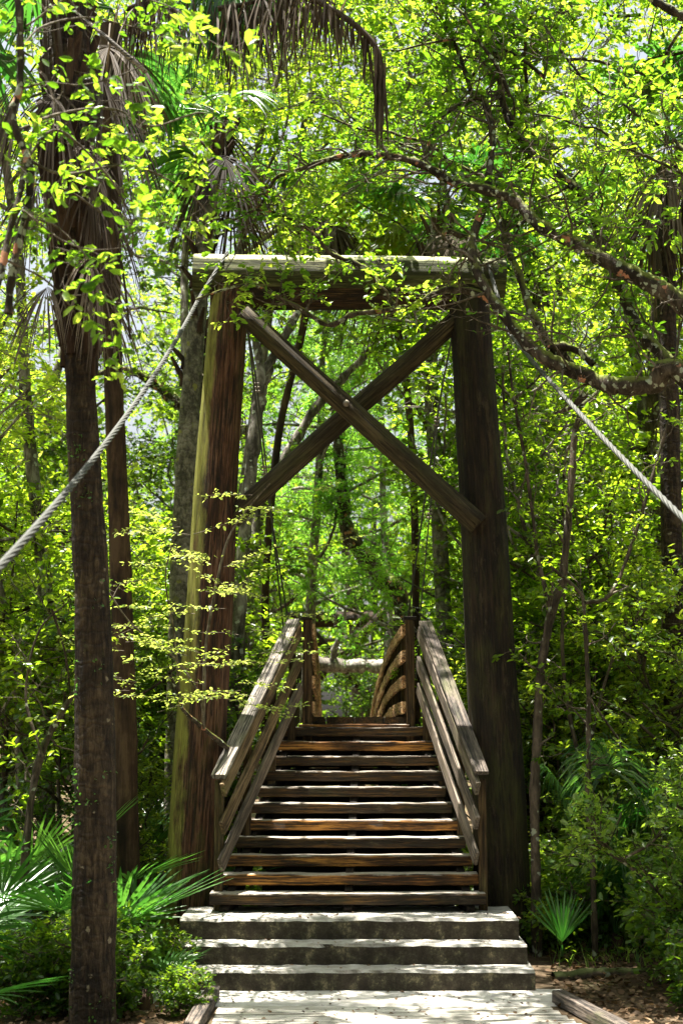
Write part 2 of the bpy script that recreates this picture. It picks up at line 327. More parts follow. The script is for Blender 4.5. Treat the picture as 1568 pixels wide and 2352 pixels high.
def log(name, p0, p1, r0, r1, mat, parent=None, base=(0, 0, 0), sides=28, up=(0, 1, 0), jit=.012, seed=1):
    rng = np.random.default_rng(seed); p0 = np.asarray(p0, float); p1 = np.asarray(p1, float); Ln = np.linalg.norm(p1 - p0)
    n = max(8, int(Ln / .15)); x = np.linspace(0, Ln, n)
    ph = rng.uniform(0, 6, 8)
    cy = sum(np.sin(x * (.8 + .9 * k) + ph[k]) * .012 / (1 + k) for k in range(3))
    cz = sum(np.sin(x * (.7 + .8 * k) + ph[k + 3]) * .012 / (1 + k) for k in range(3))
    ang = np.linspace(0, 2 * PI, sides, endpoint=False)
    rr = np.linspace(r0, r1, n)[:, None] * (1 + jit * np.sin(3 * ang + ph[6] + .5 * x[:, None]) + jit * .8 * np.sin(7 * ang + ph[7]) + .006 * rng.normal(size=(n, sides)))
    for c in rng.integers(0, sides, 5): rr[:, c] *= .955      # drying cracks
    v = np.stack([np.broadcast_to(x[:, None], rr.shape), cy[:, None] + rr * np.cos(ang), cz[:, None] + rr * np.sin(ang)], -1).reshape(-1, 3)
    i = np.arange(n - 1)[:, None] * sides; j = np.arange(sides)[None]; k = (j + 1) % sides
    q = np.stack([i + j, i + k, i + sides + k, i + sides + j], -1).reshape(-1, 4)
    m = len(v); v = np.vstack([v, [[0, cy[0], cz[0]], [Ln, cy[-1], cz[-1]]]]); b = (n - 1) * sides
    tri = [[m, (e + 1) % sides, e] for e in range(sides)] + [[m + 1, b + e, b + (e + 1) % sides] for e in range(sides)]
    a = Acc(); a.add(v, q, .5, tri); o = a.build(name, mat)
    me = o.data; sm = np.ones(len(me.polygons), bool); sm[len(q):] = False; me.polygons.foreach_set('use_smooth', sm)
    place(o, p0, p1 - p0, up, parent, base); return o

# ------------------------------------------------------------------ leaves
LT = V(0, 0, 0), V(.35, .40, .10), V(.75, .42, .06), V(1, 0, -.10), V(.75, -.42, .06), V(.35, -.40, .10)
LT = np.array(LT)
def leaf_mesh(acc, p, d, n, Ls, wr, rnd, fat=1):
    d = unit(d); s = unit(np.cross(n, d)); n = np.cross(d, s); K = len(p)
    Ls = np.broadcast_to(Ls, (K,))
    v = p[:, None] + Ls[:, None, None] * (LT[None, :, 0:1] * d[:, None] + wr * LT[None, :, 1:2] * s[:, None] + .8 * LT[None, :, 2:3] * n[:, None])
    i = np.arange(K)[:, None] * 6
    q = np.stack([i + np.array([[0, 5, 4, 3]]), i + np.array([[0, 3, 2, 1]])], 1).reshape(-1, 4)
    acc.add(v.reshape(-1, 3), q, np.repeat(rnd, 6))
def leaves_on(acc, A, B, m, L, rng, wr=.9, droop=.15, tilt=.55, spread=1.0, scatter=.02, twobias=0.0):
    """m leaves along each twig A->B"""
    A = np.asarray(A); B = np.asarray(B); K = len(A)
    t = rng.uniform(.12, 1.0, (K, m)); t = t ** .8
    p = A[:, None] + (B - A)[:, None] * t[..., None] + rng.normal(size=(K, m, 3)) * scatter
    td = unit(B - A)[:, None] * np.ones((1, m, 1))
    side = unit(np.cross(td, V(0, 0, 1)) + 1e-3) * np.where(rng.random((K, m)) < .5, -1, 1)[..., None]
    d = td * .7 + side * spread + rng.normal(size=(K, m, 3)) * .45 + V(0, 0, -droop)
    n = V(0, 0, 1) + rng.normal(size=(K, m, 3)) * tilt
    base = rng.random((K, 1)) * .5
    r = np.clip(base + rng.random((K, m)) * .5, 0, 1)
    leaf_mesh(acc, p.reshape(-1, 3), d.reshape(-1, 3), n.reshape(-1, 3), (1.25 * L * rng.uniform(.4, 1.35, (K, m))).ravel(), wr, r.ravel())

def walk(rng, p, d, Ln, n, wander, up=0.0):
    pts = [np.array(p, float)]; d = unit(d)
    for _ in range(n):
        d = unit(d + rng.normal(size=3) * wander + V(0, 0, up)); pts.append(pts[-1] + d * Ln / n)
    return np.array(pts)

def grow_limb(rng, W, tw, pts, r0, r1, nsub, subL, ntw, twL, lo=.2, up=.1, sub_sides=4, twr=.004, wander=.28, keep=1.0):
    """limb tube with side branches carrying twigs; collects twig segments in tw"""
    rad = np.linspace(r0, r1, len(pts)); W.tube(pts, rad, 7)
    for _ in range(nsub):
        t = rng.uniform(lo, 1); k = min(int(t * (len(pts) - 1)), len(pts) - 2)
        p = pts[k]; td = unit(pts[k + 1] - pts[k])
        d = unit(td * .5 + rng.normal(size=3) * V(1, 1, .7) + V(0, 0, up))
        sp = walk(rng, p, d, subL * rng.uniform(.6, 1.2), 5, wander, up * .4)
        W.tube(sp, np.linspace(max(rad[k] * .4, twr * 2), twr, 6), sub_sides)
        for _ in range(ntw):
            u = rng.uniform(.25, 1); kk = min(int(u * 5), 4); q = sp[kk] + (sp[kk + 1] - sp[kk]) * rng.random()
            e = unit(unit(sp[kk + 1] - sp[kk]) * .7 + rng.normal(size=3) * V(.9, .9, .55))
            tp = walk(rng, q, e, twL * rng.uniform(.5, 1.2), 3, .22, .02)
            W.tube(tp, np.linspace(twr, twr * .4, 4), 3)
            if rng.random() < keep: tw.append((tp[0], tp[-1]))

def make_tree(name, seed, H, r, nl, spread, lo, nsub, ntw, m, L, leafmat, barkmat, wr=.58, subL=1.3, twL=.7, lean=0, droop=.15, limb_up=.08, label='', cat='tree', stems=1, tilt=.6):
    rng = np.random.default_rng(seed); W = Acc(); C = Acc(); T = Acc(); tw = []
    for s_ in range(stems):
        d0 = V(rng.normal() * lean, rng.normal() * lean, 1)
        n = max(6, int(H * 1.2)); tr = walk(rng, V(rng.normal(), rng.normal(), 0) * (.12 if stems > 1 else 0) * V(1, 1, 0), d0, H, n, .06, .03); tr[0, 2] = -.2
        rad = r * np.linspace(1, .18, n + 1); rad[0] *= 1.35; T.tube(tr, rad, 12, jit=.03, rng=rng)
        for i in range(nl):
            t = lo + (1 - lo) * (i + rng.random()) / nl; k = min(int(t * n), n - 1)
            p = tr[k] + (tr[k + 1] - tr[k]) * (t * n - k)
            az = i * 2.4 + rng.uniform(-.5, .5)
            Ln = spread * (1 - .55 * ((t - lo) / (1 - lo)) ** 1.5) * rng.uniform(.7, 1.15)
            lp = walk(rng, p, V(math.cos(az), math.sin(az), rng.uniform(.05, .6)), Ln, 7, .16, limb_up)
            grow_limb(rng, W, tw, lp, max(.02, rad[k] * .45), .012, nsub, subL, ntw, twL)
    A = np.array([a for a, b in tw]); B = np.array([b for a, b in tw])
    leaves_on(C, A, B, m, L, rng, wr, droop, tilt)
    o = thing(name, label, cat)
    T.build('trunk', barkmat, o); W.build('branches', barkmat, o); C.build('crown', leafmat, o)
    return o

# ------------------------------------------------------------------ palm fronds
def fan(acc, stem, base, az, pitch, petL, R, K, spread, droop, rng, sag=.25, wf=1.0, costa=.25, fold=.35, rj=.06):
    e = V(math.cos(pitch) * math.cos(az), math.cos(pitch) * math.sin(az), math.sin(pitch))
    s = np.linspace(0, 1, 7)[:, None]
    pt = np.asarray(base) + e * petL * s + V(0, 0, -1) * sag * petL * s ** 2
    if stem is not None: stem.tube(pt, np.linspace(.016, .008, 7) * (1 if R > .5 else .6), 5, .5)
    h = pt[-1]; e1 = unit(pt[-1] - pt[-2]); e2 = unit(np.cross(e1, V(0, 0, 1)) + 1e-4); n = np.cross(e2, e1)
    a = np.linspace(-spread, spread, K) + rng.normal(size=K) * rj * .5
    ca = np.cos(a)[:, None]; sa = np.sin(a)[:, None]
    d = unit(ca * e1 + sa * e2 + n * (fold * np.abs(np.sin(a))[:, None] * .6))
    Ls = R * (.72 + .28 * np.clip(np.cos(a), -.3, 1)) * rng.uniform(.9, 1.05, K)
    st = np.array([0, .22, .45, .7, .88, 1.0]); wp = np.array([.12, .62, 1.0, .78, .42, .03])
    w = wf * R * .45 * (2 * spread / K) * .62
    h_ = h + np.clip(np.cos(a), 0, 1)[:, None] ** 2 * costa * R * e1 * .5
    c = h_[:, None] + d[:, None] * (Ls[:, None] * st)[..., None] + V(0, 0, -1) * (droop * R * st ** 2.2 * (.8 + .4 * rng.random((K, 1))))[..., None]
    # keep blades hanging straight when the droop is strong
    tdir = unit(np.gradient(c, axis=1)); side = unit(np.cross(tdir, n + V(1e-3, 0, 0)))
    nn = np.cross(side, tdir)
    v = np.stack([c + side * (w * wp)[None, :, None], c - nn * (w * .35 * wp)[None, :, None], c - side * (w * wp)[None, :, None]], 2)
    v = v.reshape(-1, 3); S = len(st)
    q = []
    k = np.arange(K)[:, None] * S * 3; j = np.arange(S - 1)[None] * 3
    b = k + j
    q = np.concatenate([np.stack([b, b + 1, b + 4, b + 3], -1).reshape(-1, 4), np.stack([b + 1, b + 2, b + 5, b + 4], -1).reshape(-1, 4)])
    acc.add(v, q, np.repeat(rng.random(K) * .6 + rng.random() * .4, S * 3))

def frond_part(parent, base, az, pitch, petL, R, rng, mat, K=34, spread=2.0, droop=.35, name='frond', **kw):
    a = Acc(); fan(a, a, np.asarray(base), az, pitch, petL, R, K, spread, droop, rng, **kw)
    return a.build(name, mat, parent)

def palm_trunk(pts, rad, name, mat, parent, base, rng, boots=None):
    p, r = smooth(pts, rad, 6); n = len(p); a = Acc()
    k = np.arange(n); r = r * (1 + .012 * np.sin(k * 1.9 + np.sin(k * .37) * 2) + .018 * rng.normal(size=n))
    a.tube(p, r, 18, jit=.018, rng=rng); o = a.build(name, mat, parent, base)
    return p, r
# ================================================================== SETTING
RG = np.random.default_rng(7)
def gz(x, y):
    x = np.asarray(x, float); y = np.asarray(y, float)
    b = .13 * np.clip((y - 14.4) / 1.2, 0, 1) + .06 * np.sin(x * 1.3 + y * .7) * np.clip((np.abs(x) - 2.2) / 2, 0, 1)
    b = b + .25 * np.clip((np.abs(x) - 3.5) / 4, 0, 1) * (.5 + .5 * np.sin(y * .35 + x * .5))
    return b - .012
def ground():
    xs = np.concatenate([np.linspace(-150, -10, 24), np.linspace(-9.7, 9.7, 98), np.linspace(10, 150, 24)])
    ys = np.concatenate([np.linspace(-30, 5, 8), np.linspace(6, 30, 110), np.linspace(31, 260, 40)])
    X, Y = np.meshgrid(xs, ys); Z = gz(X, Y)
    v = np.stack([X, Y, Z], -1).reshape(-1, 3); nx = len(xs)
    i = np.arange(len(ys) - 1)[:, None] * nx + np.arange(nx - 1)[None]
    q = np.stack([i, i + 1, i + nx + 1, i + nx], -1).reshape(-1, 4)
    a = Acc(); a.add(v, q); o = a.build('ground', M['soil']); o['kind'] = 'structure'
ground()

# sky + sun
w = bpy.data.worlds.new('World'); sc.world = w; w.use_nodes = True
SUN = unit(V(-.12, .07, 1.0))
el = math.asin(SUN[2]); azs = math.atan2(SUN[0], SUN[1])
tn = w.node_tree; bg = tn.nodes['Background']; sk = tn.nodes.new('ShaderNodeTexSky')
sk.sky_type = 'NISHITA'; sk.sun_disc = False; sk.sun_elevation = el; sk.sun_rotation = azs; sk.air_density = 1.3; sk.dust_density = 5.0; sk.ozone_density = 1.0
hs = tn.nodes.new('ShaderNodeHueSaturation'); hs.inputs['Saturation'].default_value = .45; tn.links.new(sk.outputs[0], hs.inputs['Color']); tn.links.new(hs.outputs[0], bg.inputs[0]); bg.inputs[1].default_value = .05
sl = bpy.data.lights.new('sun', 'SUN'); sl.energy = 5; sl.angle = math.radians(.5); sl.color = (1, .95, .86)
so = bpy.data.objects.new('sun', sl); COL.objects.link(so); so.rotation_euler = Vector(SUN).to_track_quat('Z', 'Y').to_euler()

# camera
cd = bpy.data.cameras.new('camera'); cam = bpy.data.objects.new('camera', cd); COL.objects.link(cam)
cd.sensor_fit = 'VERTICAL'; cd.sensor_height = 36; cd.lens = F / 2352 * 36; cd.clip_end = 1000; cd.clip_start = .1
cam.location = (0, 0, ZC); cam.rotation_euler = (PI / 2 + PITCH, 0, 0); sc.camera = cam
cd.dof.use_dof = True; cd.dof.focus_distance = 15.0; cd.dof.aperture_fstop = 2.4
sc.view_settings.view_transform = 'Standard'; sc.view_settings.look = 'None'; sc.view_settings.exposure = EXPOSURE = 2.2
sc.cycles.max_bounces = 7; sc.cycles.diffuse_bounces = 2; sc.cycles.glossy_bounces = 2; sc.cycles.transmission_bounces = 6; sc.cycles.transparent_max_bounces = 4
sc.cycles.use_denoising = True; sc.cycles.sample_clamp_indirect = 6
sc.cycles.caustics_reflective = False; sc.cycles.caustics_refractive = False

def fromimg(x, y):  # photo crop used for measuring the stair (1568 px wide crop) -> photo frame
    return 344.5 + .5858 * x, 1349.2 + .5858 * y

# ---- path: slab, boardwalk
def slabbox(name, x0, x1, y0, y1, z0, z1, mat, parent=None, base=(0, 0, 0), jit=.004, seed=3, nx=40, skew=(0, 0), bev=.02):
    o = timber(name, V((x0), (y0 + y1) / 2, (z0 + z1) / 2), V((x1), (y0 + y1) / 2, (z0 + z1) / 2), y1 - y0, z1 - z0, mat, parent, base, segs=nx, jit=jit, bev=bev, seed=seed)
    return o
o = slabbox('path_slab', -2.0, 1.98, 13.05, 13.8, -.15, .004, M['slab']); o['kind'] = 'structure'
bw = thing('boardwalk', 'bleached plank boardwalk laid crosswise in front of the concrete steps', 'boardwalk', (0, 12, 0))
y = 13.03; k = 0
while y > 9.6:
    wd = .18; xr = 1.78 + (13 - y) * .2
    timber('plank', V(-1.04, y - wd / 2, -.03), V(xr, y - wd / 2, -.03 + RG.normal() * .003), wd - .012, .05, M['plank'], bw, (0, 12, 0), segs=20, seed=k)
    y -= wd; k += 1
timber('kerb_timber', V(-1.12, 13.35, .05), V(-1.20, 9.6, .05), .12, .11, M['cap_dark'], bw, (0, 12, 0), seed=5)
timber('kerb_timber', V(1.86, 13.15, .05), V(2.6, 9.6, .05), .12, .11, M['cap_dark'], bw, (0, 12, 0), seed=9)

# ---- concrete steps
cs = thing('concrete_steps', 'three broad stained concrete steps at the foot of the timber stair', 'steps', (0, 14, 0))
tops = []
for i, (xl, xr, yt, D) in enumerate([(75, 1508, 1503, 13.70), (98, 1477, 1400, 14.02), (118, 1445, 1300, 14.33)]):
    dx, dy = fromimg(xl, yt); a = P(dx, dy, D); dx, dy = fromimg(xr, yt); b = P(dx, dy, D)
    z1 = a[2]; z0 = tops[-1] - .05 if tops else -.12; tops.append(z1)
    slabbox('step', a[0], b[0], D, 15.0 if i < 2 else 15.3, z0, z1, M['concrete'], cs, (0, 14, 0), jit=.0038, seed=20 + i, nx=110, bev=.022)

# ---- timber stair
S0 = V(0, 14.8, tops[2])
st = thing('timber_stair', 'worn open timber stair with weathered handrails rising to the footbridge', 'staircase', S0)
T0 = P(784, fromimg(0, 1200)[1], 14.77)[2]; RISE = .1595; RUN = .25
lefts = [240, 265, 305, 340, 360, 388, 425, 450, 475, 500, 525]; rights = [1307, 1280, 1255, 1232, 1205, 1180, 1155, 1145, 1130, 1110, 1090]
warm = [0, 1, 1, 0, 1, 0, 0, 0, 0, 1, 0]
treadz = []
for i in range(11):
    D = 14.77 + RUN * i; z = T0 + RISE * i; treadz.append((D, z))
    xl = P(fromimg(lefts[i], 0)[0], 1700, D)[0]; xr = P(fromimg(rights[i], 0)[0], 1700, D)[0]
    timber('tread', V(xr, D + .15, z - .055), V(xl, D + .15, z - .055), .30, .11, M['tread_warm' if warm[i] else 'tread'], st, S0, segs=60, jit=.0016, worn=.015, seed=40 + i, bev=.012)
# stringers under the treads
def strx(img0, img1, D0=14.8, D1=17.4):
    return P(fromimg(img0, 0)[0], 1700, D0)[0], P(fromimg(img1, 0)[0], 1700, D1)[0]
for a_, b_ in ((300, 560), (775, 812), (1245, 1065)):
    x0, x1 = strx(a_, b_)
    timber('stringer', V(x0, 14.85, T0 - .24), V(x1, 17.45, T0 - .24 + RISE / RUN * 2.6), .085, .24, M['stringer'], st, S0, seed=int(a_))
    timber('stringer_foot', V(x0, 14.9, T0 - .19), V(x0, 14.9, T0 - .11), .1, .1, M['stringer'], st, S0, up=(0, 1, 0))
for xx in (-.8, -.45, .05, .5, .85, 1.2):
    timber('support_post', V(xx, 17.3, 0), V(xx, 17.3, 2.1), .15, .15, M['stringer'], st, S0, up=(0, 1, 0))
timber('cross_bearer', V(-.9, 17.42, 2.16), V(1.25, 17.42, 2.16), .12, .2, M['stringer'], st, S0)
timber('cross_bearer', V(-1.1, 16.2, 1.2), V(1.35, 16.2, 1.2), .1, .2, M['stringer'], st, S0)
for zz in (.15, .35, .55, .75, .95, 1.15, 1.35, 1.55, 1.75, 1.95): timber('gap_shade_board', V(-.9, 17.22, zz), V(1.25, 17.22, zz + .02), .04, .19, M['stringer'], st, S0)  # boards added behind the open treads to darken the gaps
# handrails. measured: cap ends
def PI_(x, y, D):
    a, b = fromimg(x, y); return P(a, b, D)
def handrail(side):
    DL, DU = 14.86, 17.3
    if side < 0:
        cl, cu = PI_(268, 742, DL), PI_(563, 130, DU)
        lo = [PI_(287, 795, DL), PI_(283, 945, DL), PI_(277, 1090, DL)]; hi = [PI_(588, 165, DU), PI_(589, 285, DU), PI_(589, 395, DU)]
        capm, bm = M['cap'], [M['rail'], M['rail'], M['rail_grey']]
    else:
        cl, cu = PI_(1299, 728, DL), PI_(1078, 137, DU)
        lo = [PI_(1283, 790, DL), PI_(1280, 925, DL), PI_(1278, 1065, DL)]; hi = [PI_(1054, 175, DU), PI_(1051, 290, DU), PI_(1052, 395, DU)]
        capm, bm = M['cap_dark'], [M['rail_grey'], M['rail_grey'], M['rail_grey']]
    timber('handrail', cl, cu, .15, .045, capm, st, S0, segs=40, jit=.0022, seed=70 + side)
    for k in range(3):
        timber('rail_board', lo[k], hi[k], .045, .15, bm[k], st, S0, segs=40, jit=.0018, seed=80 + k + side)
    # posts on the outer face of the boards
    for t, ext in ((.03, 0), (.36, 0), (.68, 0), (.97, 0)):
        c = lo[0] * (1 - t) + hi[0] * t; D = c[1]; x = c[0] + side * .066
        zt = c[2] + .04
        i = (D - 14.77) / RUN; zb = T0 + RISE * i - .25
        if t < .1: zb = tops[2] - .01
        timber('post', V(x, D + .06, zb), V(x, D + .06, zt), .085, .09, M['post'], st, S0, up=(0, 1, 0), seed=int(90 + t * 100))
handrail(-1); handrail(1)

# ---- footbridge
B0 = V(.18, 17.5, 2.4)
br = thing('footbridge', 'narrow sagging plank footbridge with orange brown board railings behind the stair', 'bridge', B0)
deckz = P(784, fromimg(0, 508)[1], 17.5)[2]
def sag(D): return .95 * (max(0, D - 17.45) / 14.2) ** 2.2
bx = [PI_(x, 0, 17.5)[0] for x in (597, 685, 692, 797, 803, 910, 917, 1000)]
for k in range(4):
    a, b = bx[2 * k], bx[2 * k + 1]; pts = [V((a + b) / 2 - .1 * (D - 17.5) / 14, D, deckz - .038 - sag(D)) for D in np.linspace(17.5, 32, 12)]
    for j in range(len(pts) - 1):
        timber('deck_plank', pts[j] + V(0, .004, 0), pts[j + 1], b - a, .075, M['tread'], br, B0, segs=6, seed=k * 20 + j)
timber('edge_beam', V(bx[0] - .03, 17.36, deckz - .12), V(bx[7] + .03, 17.36, deckz - .12), .12, .07, M['tread_warm'], br, B0)
def newel(x0, x1):
    xa, xb = PI_(x0, 0, 17.4)[0], PI_(x1, 0, 17.4)[0]; xm = (xa + xb) / 2
    zt = PI_(0, 128, 17.4)[2]
    timber('newel_post', V(xm, 17.4, deckz - .35), V(xm, 17.4, zt), xb - xa, .11, M['post'], br, B0, up=(0, 1, 0), bev=.006)
    timber('post_cap', V(xm - .075, 17.4, zt + .02), V(xm + .075, 17.4, zt + .02), .15, .04, M['stringer'], br, B0)
newel(600, 636); newel(1002, 1033)
for side, xi in ((-1, 640), (1, 993)):
    x0 = PI_(xi, 0, 17.4)[0]
    Ds = np.linspace(17.42, 32, 11)
    for k, zimg in enumerate((165, 268, 370, 470)):
        z0 = PI_(0, zimg, 17.4)[2]
        for j in range(10):
            off = -.1 * (Ds[j] - 17.4) / 14; off2 = -.1 * (Ds[j + 1] - 17.4) / 14
            timber('railing_board', V(x0 + off + (j % 2) * .004 * side, Ds[j], z0 - sag(Ds[j])), V(x0 + off2 + (j % 2) * .004 * side, Ds[j + 1] + .03, z0 - sag(Ds[j + 1])), .04, .14, M['bridge_rail'], br, B0, segs=8, jit=.003, seed=j * 7 + k)
    for j in range(16):
        D = 17.75 + j * .9; off = -.1 * (D - 17.4) / 14
        timber('baluster', V(x0 + off + side * .06, D, deckz - .1 - sag(D)), V(x0 + off + side * .06, D, PI_(0, 130, 17.4)[2] - sag(D)), .07, .09, M['post'], br, B0, up=(0, 1, 0), seed=j)

# ---- gantry
G0 = V(0, 15.6, 0)
ga = thing('timber_gantry', 'tall gantry of two thick leaning poles with mossy log crossbeam and crossed braces', 'gantry', G0)
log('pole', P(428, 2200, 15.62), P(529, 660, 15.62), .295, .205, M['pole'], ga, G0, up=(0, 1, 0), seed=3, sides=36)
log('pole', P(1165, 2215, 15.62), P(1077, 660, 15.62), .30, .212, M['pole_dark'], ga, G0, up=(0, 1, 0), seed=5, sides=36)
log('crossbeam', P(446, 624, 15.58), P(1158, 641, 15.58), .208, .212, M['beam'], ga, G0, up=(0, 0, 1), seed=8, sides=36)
log('lower_crossbeam', P(486, 672, 15.66), P(1118, 676, 15.66), .175, .175, M['beam_low'], ga, G0, up=(0, 0, 1), seed=9)
log('cross_brace', P(1045, 738, 15.62), P(532, 1192, 15.62), .105, .112, M['brace'], ga, G0, up=(0, 1, 0), seed=11)
log('cross_brace', P(560, 716, 15.40), P(1096, 1208, 15.34), .105, .118, M['brace'], ga, G0, up=(0, 1, 0), seed=12)
a = Acc(); c = P(795, 926, 15.24); a.tube([c + V(0, .04, 0), c + V(0, -.01, 0)], .034, 16, cap=True); a.tube([c + V(0, -.005, 0), c + V(0, -.03, 0)], .02, 6, cap=True)
a.build('bolt', M['iron'], ga, G0)

# far gantry on the other bank
F0 = V(0, 38, 0)
fg = thing('timber_gantry', 'distant dark gantry with crossed braces seen over the far end of the bridge', 'gantry', F0)
log('pole', V(P(672, 1500, 38)[0], 38, 0), P(686, 1418, 38), .27, .22, M['pole_dark'], fg, F0, seed=21)
log('pole', V(P(905, 1500, 38)[0], 38, 0), P(893, 1418, 38), .27, .22, M['pole_dark'], fg, F0, seed=22)
log('crossbeam', P(655, 1424, 38), P(925, 1424, 38), .2, .2, M['beam_low'], fg, F0, up=(0, 0, 1), seed=23)
log('cross_brace', P(700, 1432, 38.1), P(880, 1640, 38.1), .115, .115, M['beam_low'], fg, F0, seed=24)
log('cross_brace', P(884, 1405, 37.7), P(690, 1600, 37.7), .115, .115, M['beam_low'], fg, F0, seed=25)

# ---- wire ropes
def rope(acc, p0, p1, r, lay=.16, sagm=0, strands=6, step=.03):
    p0 = np.asarray(p0); p1 = np.asarray(p1); Ln = np.linalg.norm(p1 - p0); n = int(Ln / step) + 2
    t = np.linspace(0, 1, n); c = p0 + (p1 - p0) * t[:, None] - V(0, 0, 1) * (4 * sagm * t * (1 - t))[:, None]
    T = unit(p1 - p0); A = unit(np.cross(T, V(0, 0, 1))); B = np.cross(T, A)
    K = strands * 4; a = np.arange(K) / K * 2 * PI; rr = r * (1 + .26 * np.cos(strands * a))
    ph = t[:, None] * Ln / lay * 2 * PI / strands * 1.0 + a[None]
    v = c[:, None] + rr[None, :, None] * (np.cos(ph)[..., None] * A + np.sin(ph)[..., None] * B)
    i = np.arange(n - 1)[:, None] * K; j = np.arange(K)[None]; k = (j + 1) % K
    acc.add(v.reshape(-1, 3), np.stack([i + j, i + k, i + K + k, i + K + j], -1).reshape(-1, 4))
a = Acc(); top = P(523, 580, 15.5); e = P(456, 688, 15.05)
rope(a, top, e, .0175, .12); end = P(-40, 1345, 6.4); rope(a, e, end, .0175, .12, .16)
d = unit(end - e); rope(a, end, end + d * ((end[2] - .15) / abs(d[2])), .0175, .12)
tag(a.build('anchor_cable', M['rope'], None, tuple(top)), 'twisted grey anchor cable running down left from the crossbeam across the palm trunk', 'cable', 'anchor cables of the gantry')
a = Acc(); top = P(1118, 600, 15.42); e = P(1166, 762, 14.9); rope(a, top, e, .017, .12)
end = P(1600, 1222, 9.2); rope(a, e, end, .017, .12, .05); d = unit(end - e); rope(a, end, end + d * ((end[2] - .15) / abs(d[2])), .017, .12)
tag(a.build('anchor_cable', M['rope'], None, tuple(top)), 'twisted pale anchor cable running down right from the crossbeam end', 'cable', 'anchor cables of the gantry')
def hanger(pts, lab, r=.011):
    o = thing('suspension_cable', lab, 'cable', tuple(pts[0]), 'thin suspension cables between gantry and bridge')
    a = Acc(); p = np.array(pts); a.tube(smooth(p, step=6), r, 6); a.build('wire', M['rope'], o, p[0])
    c = p[1]; a = Acc(); d = unit(p[2] - p[1])
    for s_ in (-.05, .0, .05): a.tube([c + d * s_ - V(.03, 0, 0), c + d * s_ + V(.03, 0, 0)], .014, 6, cap=True)
    a.build('clamp', M['iron'], o, p[0])
hanger([P(556, 712, 15.8), P(590, 890, 16.6), P(652, 1452, 18.9), P(662, 1520, 19.2)], 'thin cable dropping from left pole top towards the left bridge railing')
hanger([P(566, 730, 15.9), P(607, 1080, 17.2), P(664, 1440, 18.7), P(672, 1500, 19)], 'second thin cable just right of the left pole')
hanger([P(1040, 760, 15.85), P(1002, 968, 16.6), P(936, 1420, 18.9), P(928, 1480, 19.2)], 'thin cable with pale clamp dropping from right pole to the right railing')
hanger([P(1005, 966, 16.7), P(986, 1180, 17.2), P(964, 1425, 17.9), P(955, 1560, 18.1)], 'thin straight rod just left of the right pole', .009)
print('structures done')
# ================================================================== LIVE OAK, right: limbs traced
OB = V(5.2, 13.2, 0)
oak = thing('live_oak', 'spreading live oak with mossy lichen spotted limbs arching over the gantry', 'tree', OB, None)
rng = np.random.default_rng(11)
def pxr(r, D): return r * D / F
limbs = []
def limb(pts, rad, D0, D1, name='limb', extra=None, mat='bark_oak', parent=None, base=None, wob=.02):
    n = len(pts); Ds = np.linspace(D0, D1, n); rad = [q * .86 for q in rad] if mat == 'bark_oak' else rad
    p = np.array([P(x, y, D) for (x, y), D in zip(pts, Ds)])
    r = np.array([pxr(q, D) for q, D in zip(np.interp(np.linspace(0, 1, n), np.linspace(0, 1, len(rad)), rad), Ds)])
    if extra is not None:
        p = np.vstack([np.array(extra), p]); r = np.concatenate([np.full(len(extra), r[0] * 1.05), r])
    sp, sr = smooth(p, r, 7)
    sp = sp + np.cumsum(rng.normal(size=sp.shape), 0) * .0 + rng.normal(size=sp.shape) * sr[:, None] * .06
    kk = np.arange(len(sp)); sr = sr * (1 + .10 * np.sin(kk * .9 + rng.uniform(0, 6)) + .06 * rng.normal(size=len(sp)))
    a = Acc(); a.tube(sp, sr, 12 if max(rad) > 7 else 8, jit=.04, rng=rng)
    a.build(name, M[mat], oak if parent is None else parent, OB if base is None else base)
    limbs.append((sp, sr)); return sp, sr
trunkp = smooth(np.array([V(5.2, 13.2, -.2), V(5.15, 13.2, 1.5), V(4.95, 13.2, 3.0), V(4.7, 13.2, 4.4), V(4.5, 13.3, 6.2), V(4.6, 13.4, 8.5)]), step=6)
a = Acc(); a.tube(trunkp, np.linspace(.34, .16, len(trunkp)), 18, jit=.03, rng=rng); a.build('trunk', M['bark_oak'], oak, OB)
LA = limb([(1568,702),(1500,655),(1430,620),(1370,588),(1300,550),(1240,518),(1210,488),(1170,455),(1100,432),(1040,418),(1000,395),(940,367),(880,358),(830,354),(770,362),(720,378),(670,395),(635,408),(615,440),(600,470),(560,495),(515,512)],
     [27,23,19,17,15,13,11,10,8,6,5,4,3], 12.8, 14.6, extra=[V(4.75, 13.2, 4.4), V(3.9, 12.9, 5.2)])
LB = limb([(1568,866),(1500,884),(1430,886),(1384,880),(1306,847),(1244,818),(1189,766),(1126,680),(1090,612),(1082,560),(1087,538),(1111,470),(1123,390),(1130,312),(1111,232),(1085,222)],
     [30,26,22,18,15,13,12,11,10,9], 12.9, 14.2, extra=[V(5.05, 13.2, 2.7), V(4.2, 13.1, 4.0)])
LB2 = limb([(1128,690),(1090,672),(1029,666),(992,678),(955,700),(919,708),(860,716),(810,722),(766,745),(735,738),(681,704),(640,684),(597,660),(560,655),(517,664),(450,688)], [11,10,9,8,8,7,5,4,3], 14.1, 14.5)
LB3 = limb([(905,702),(882,670),(864,644),(840,618),(810,603),(765,585),(740,560),(729,542),(700,520),(678,508),(626,487),(580,480)], [9,8,7,6,5,3], 14.3, 14.4)
LC = limb([(1540,832),(1494,789),(1455,742),(1423,656),(1400,600),(1385,560),(1376,527),(1353,476),(1318,430),(1267,387),(1212,340),(1170,281),(1150,219),(1148,176),(1130,78),(1111,0),(1100,-60)], [17,16,15,14,12,11,9,7], 13.2, 15.0)
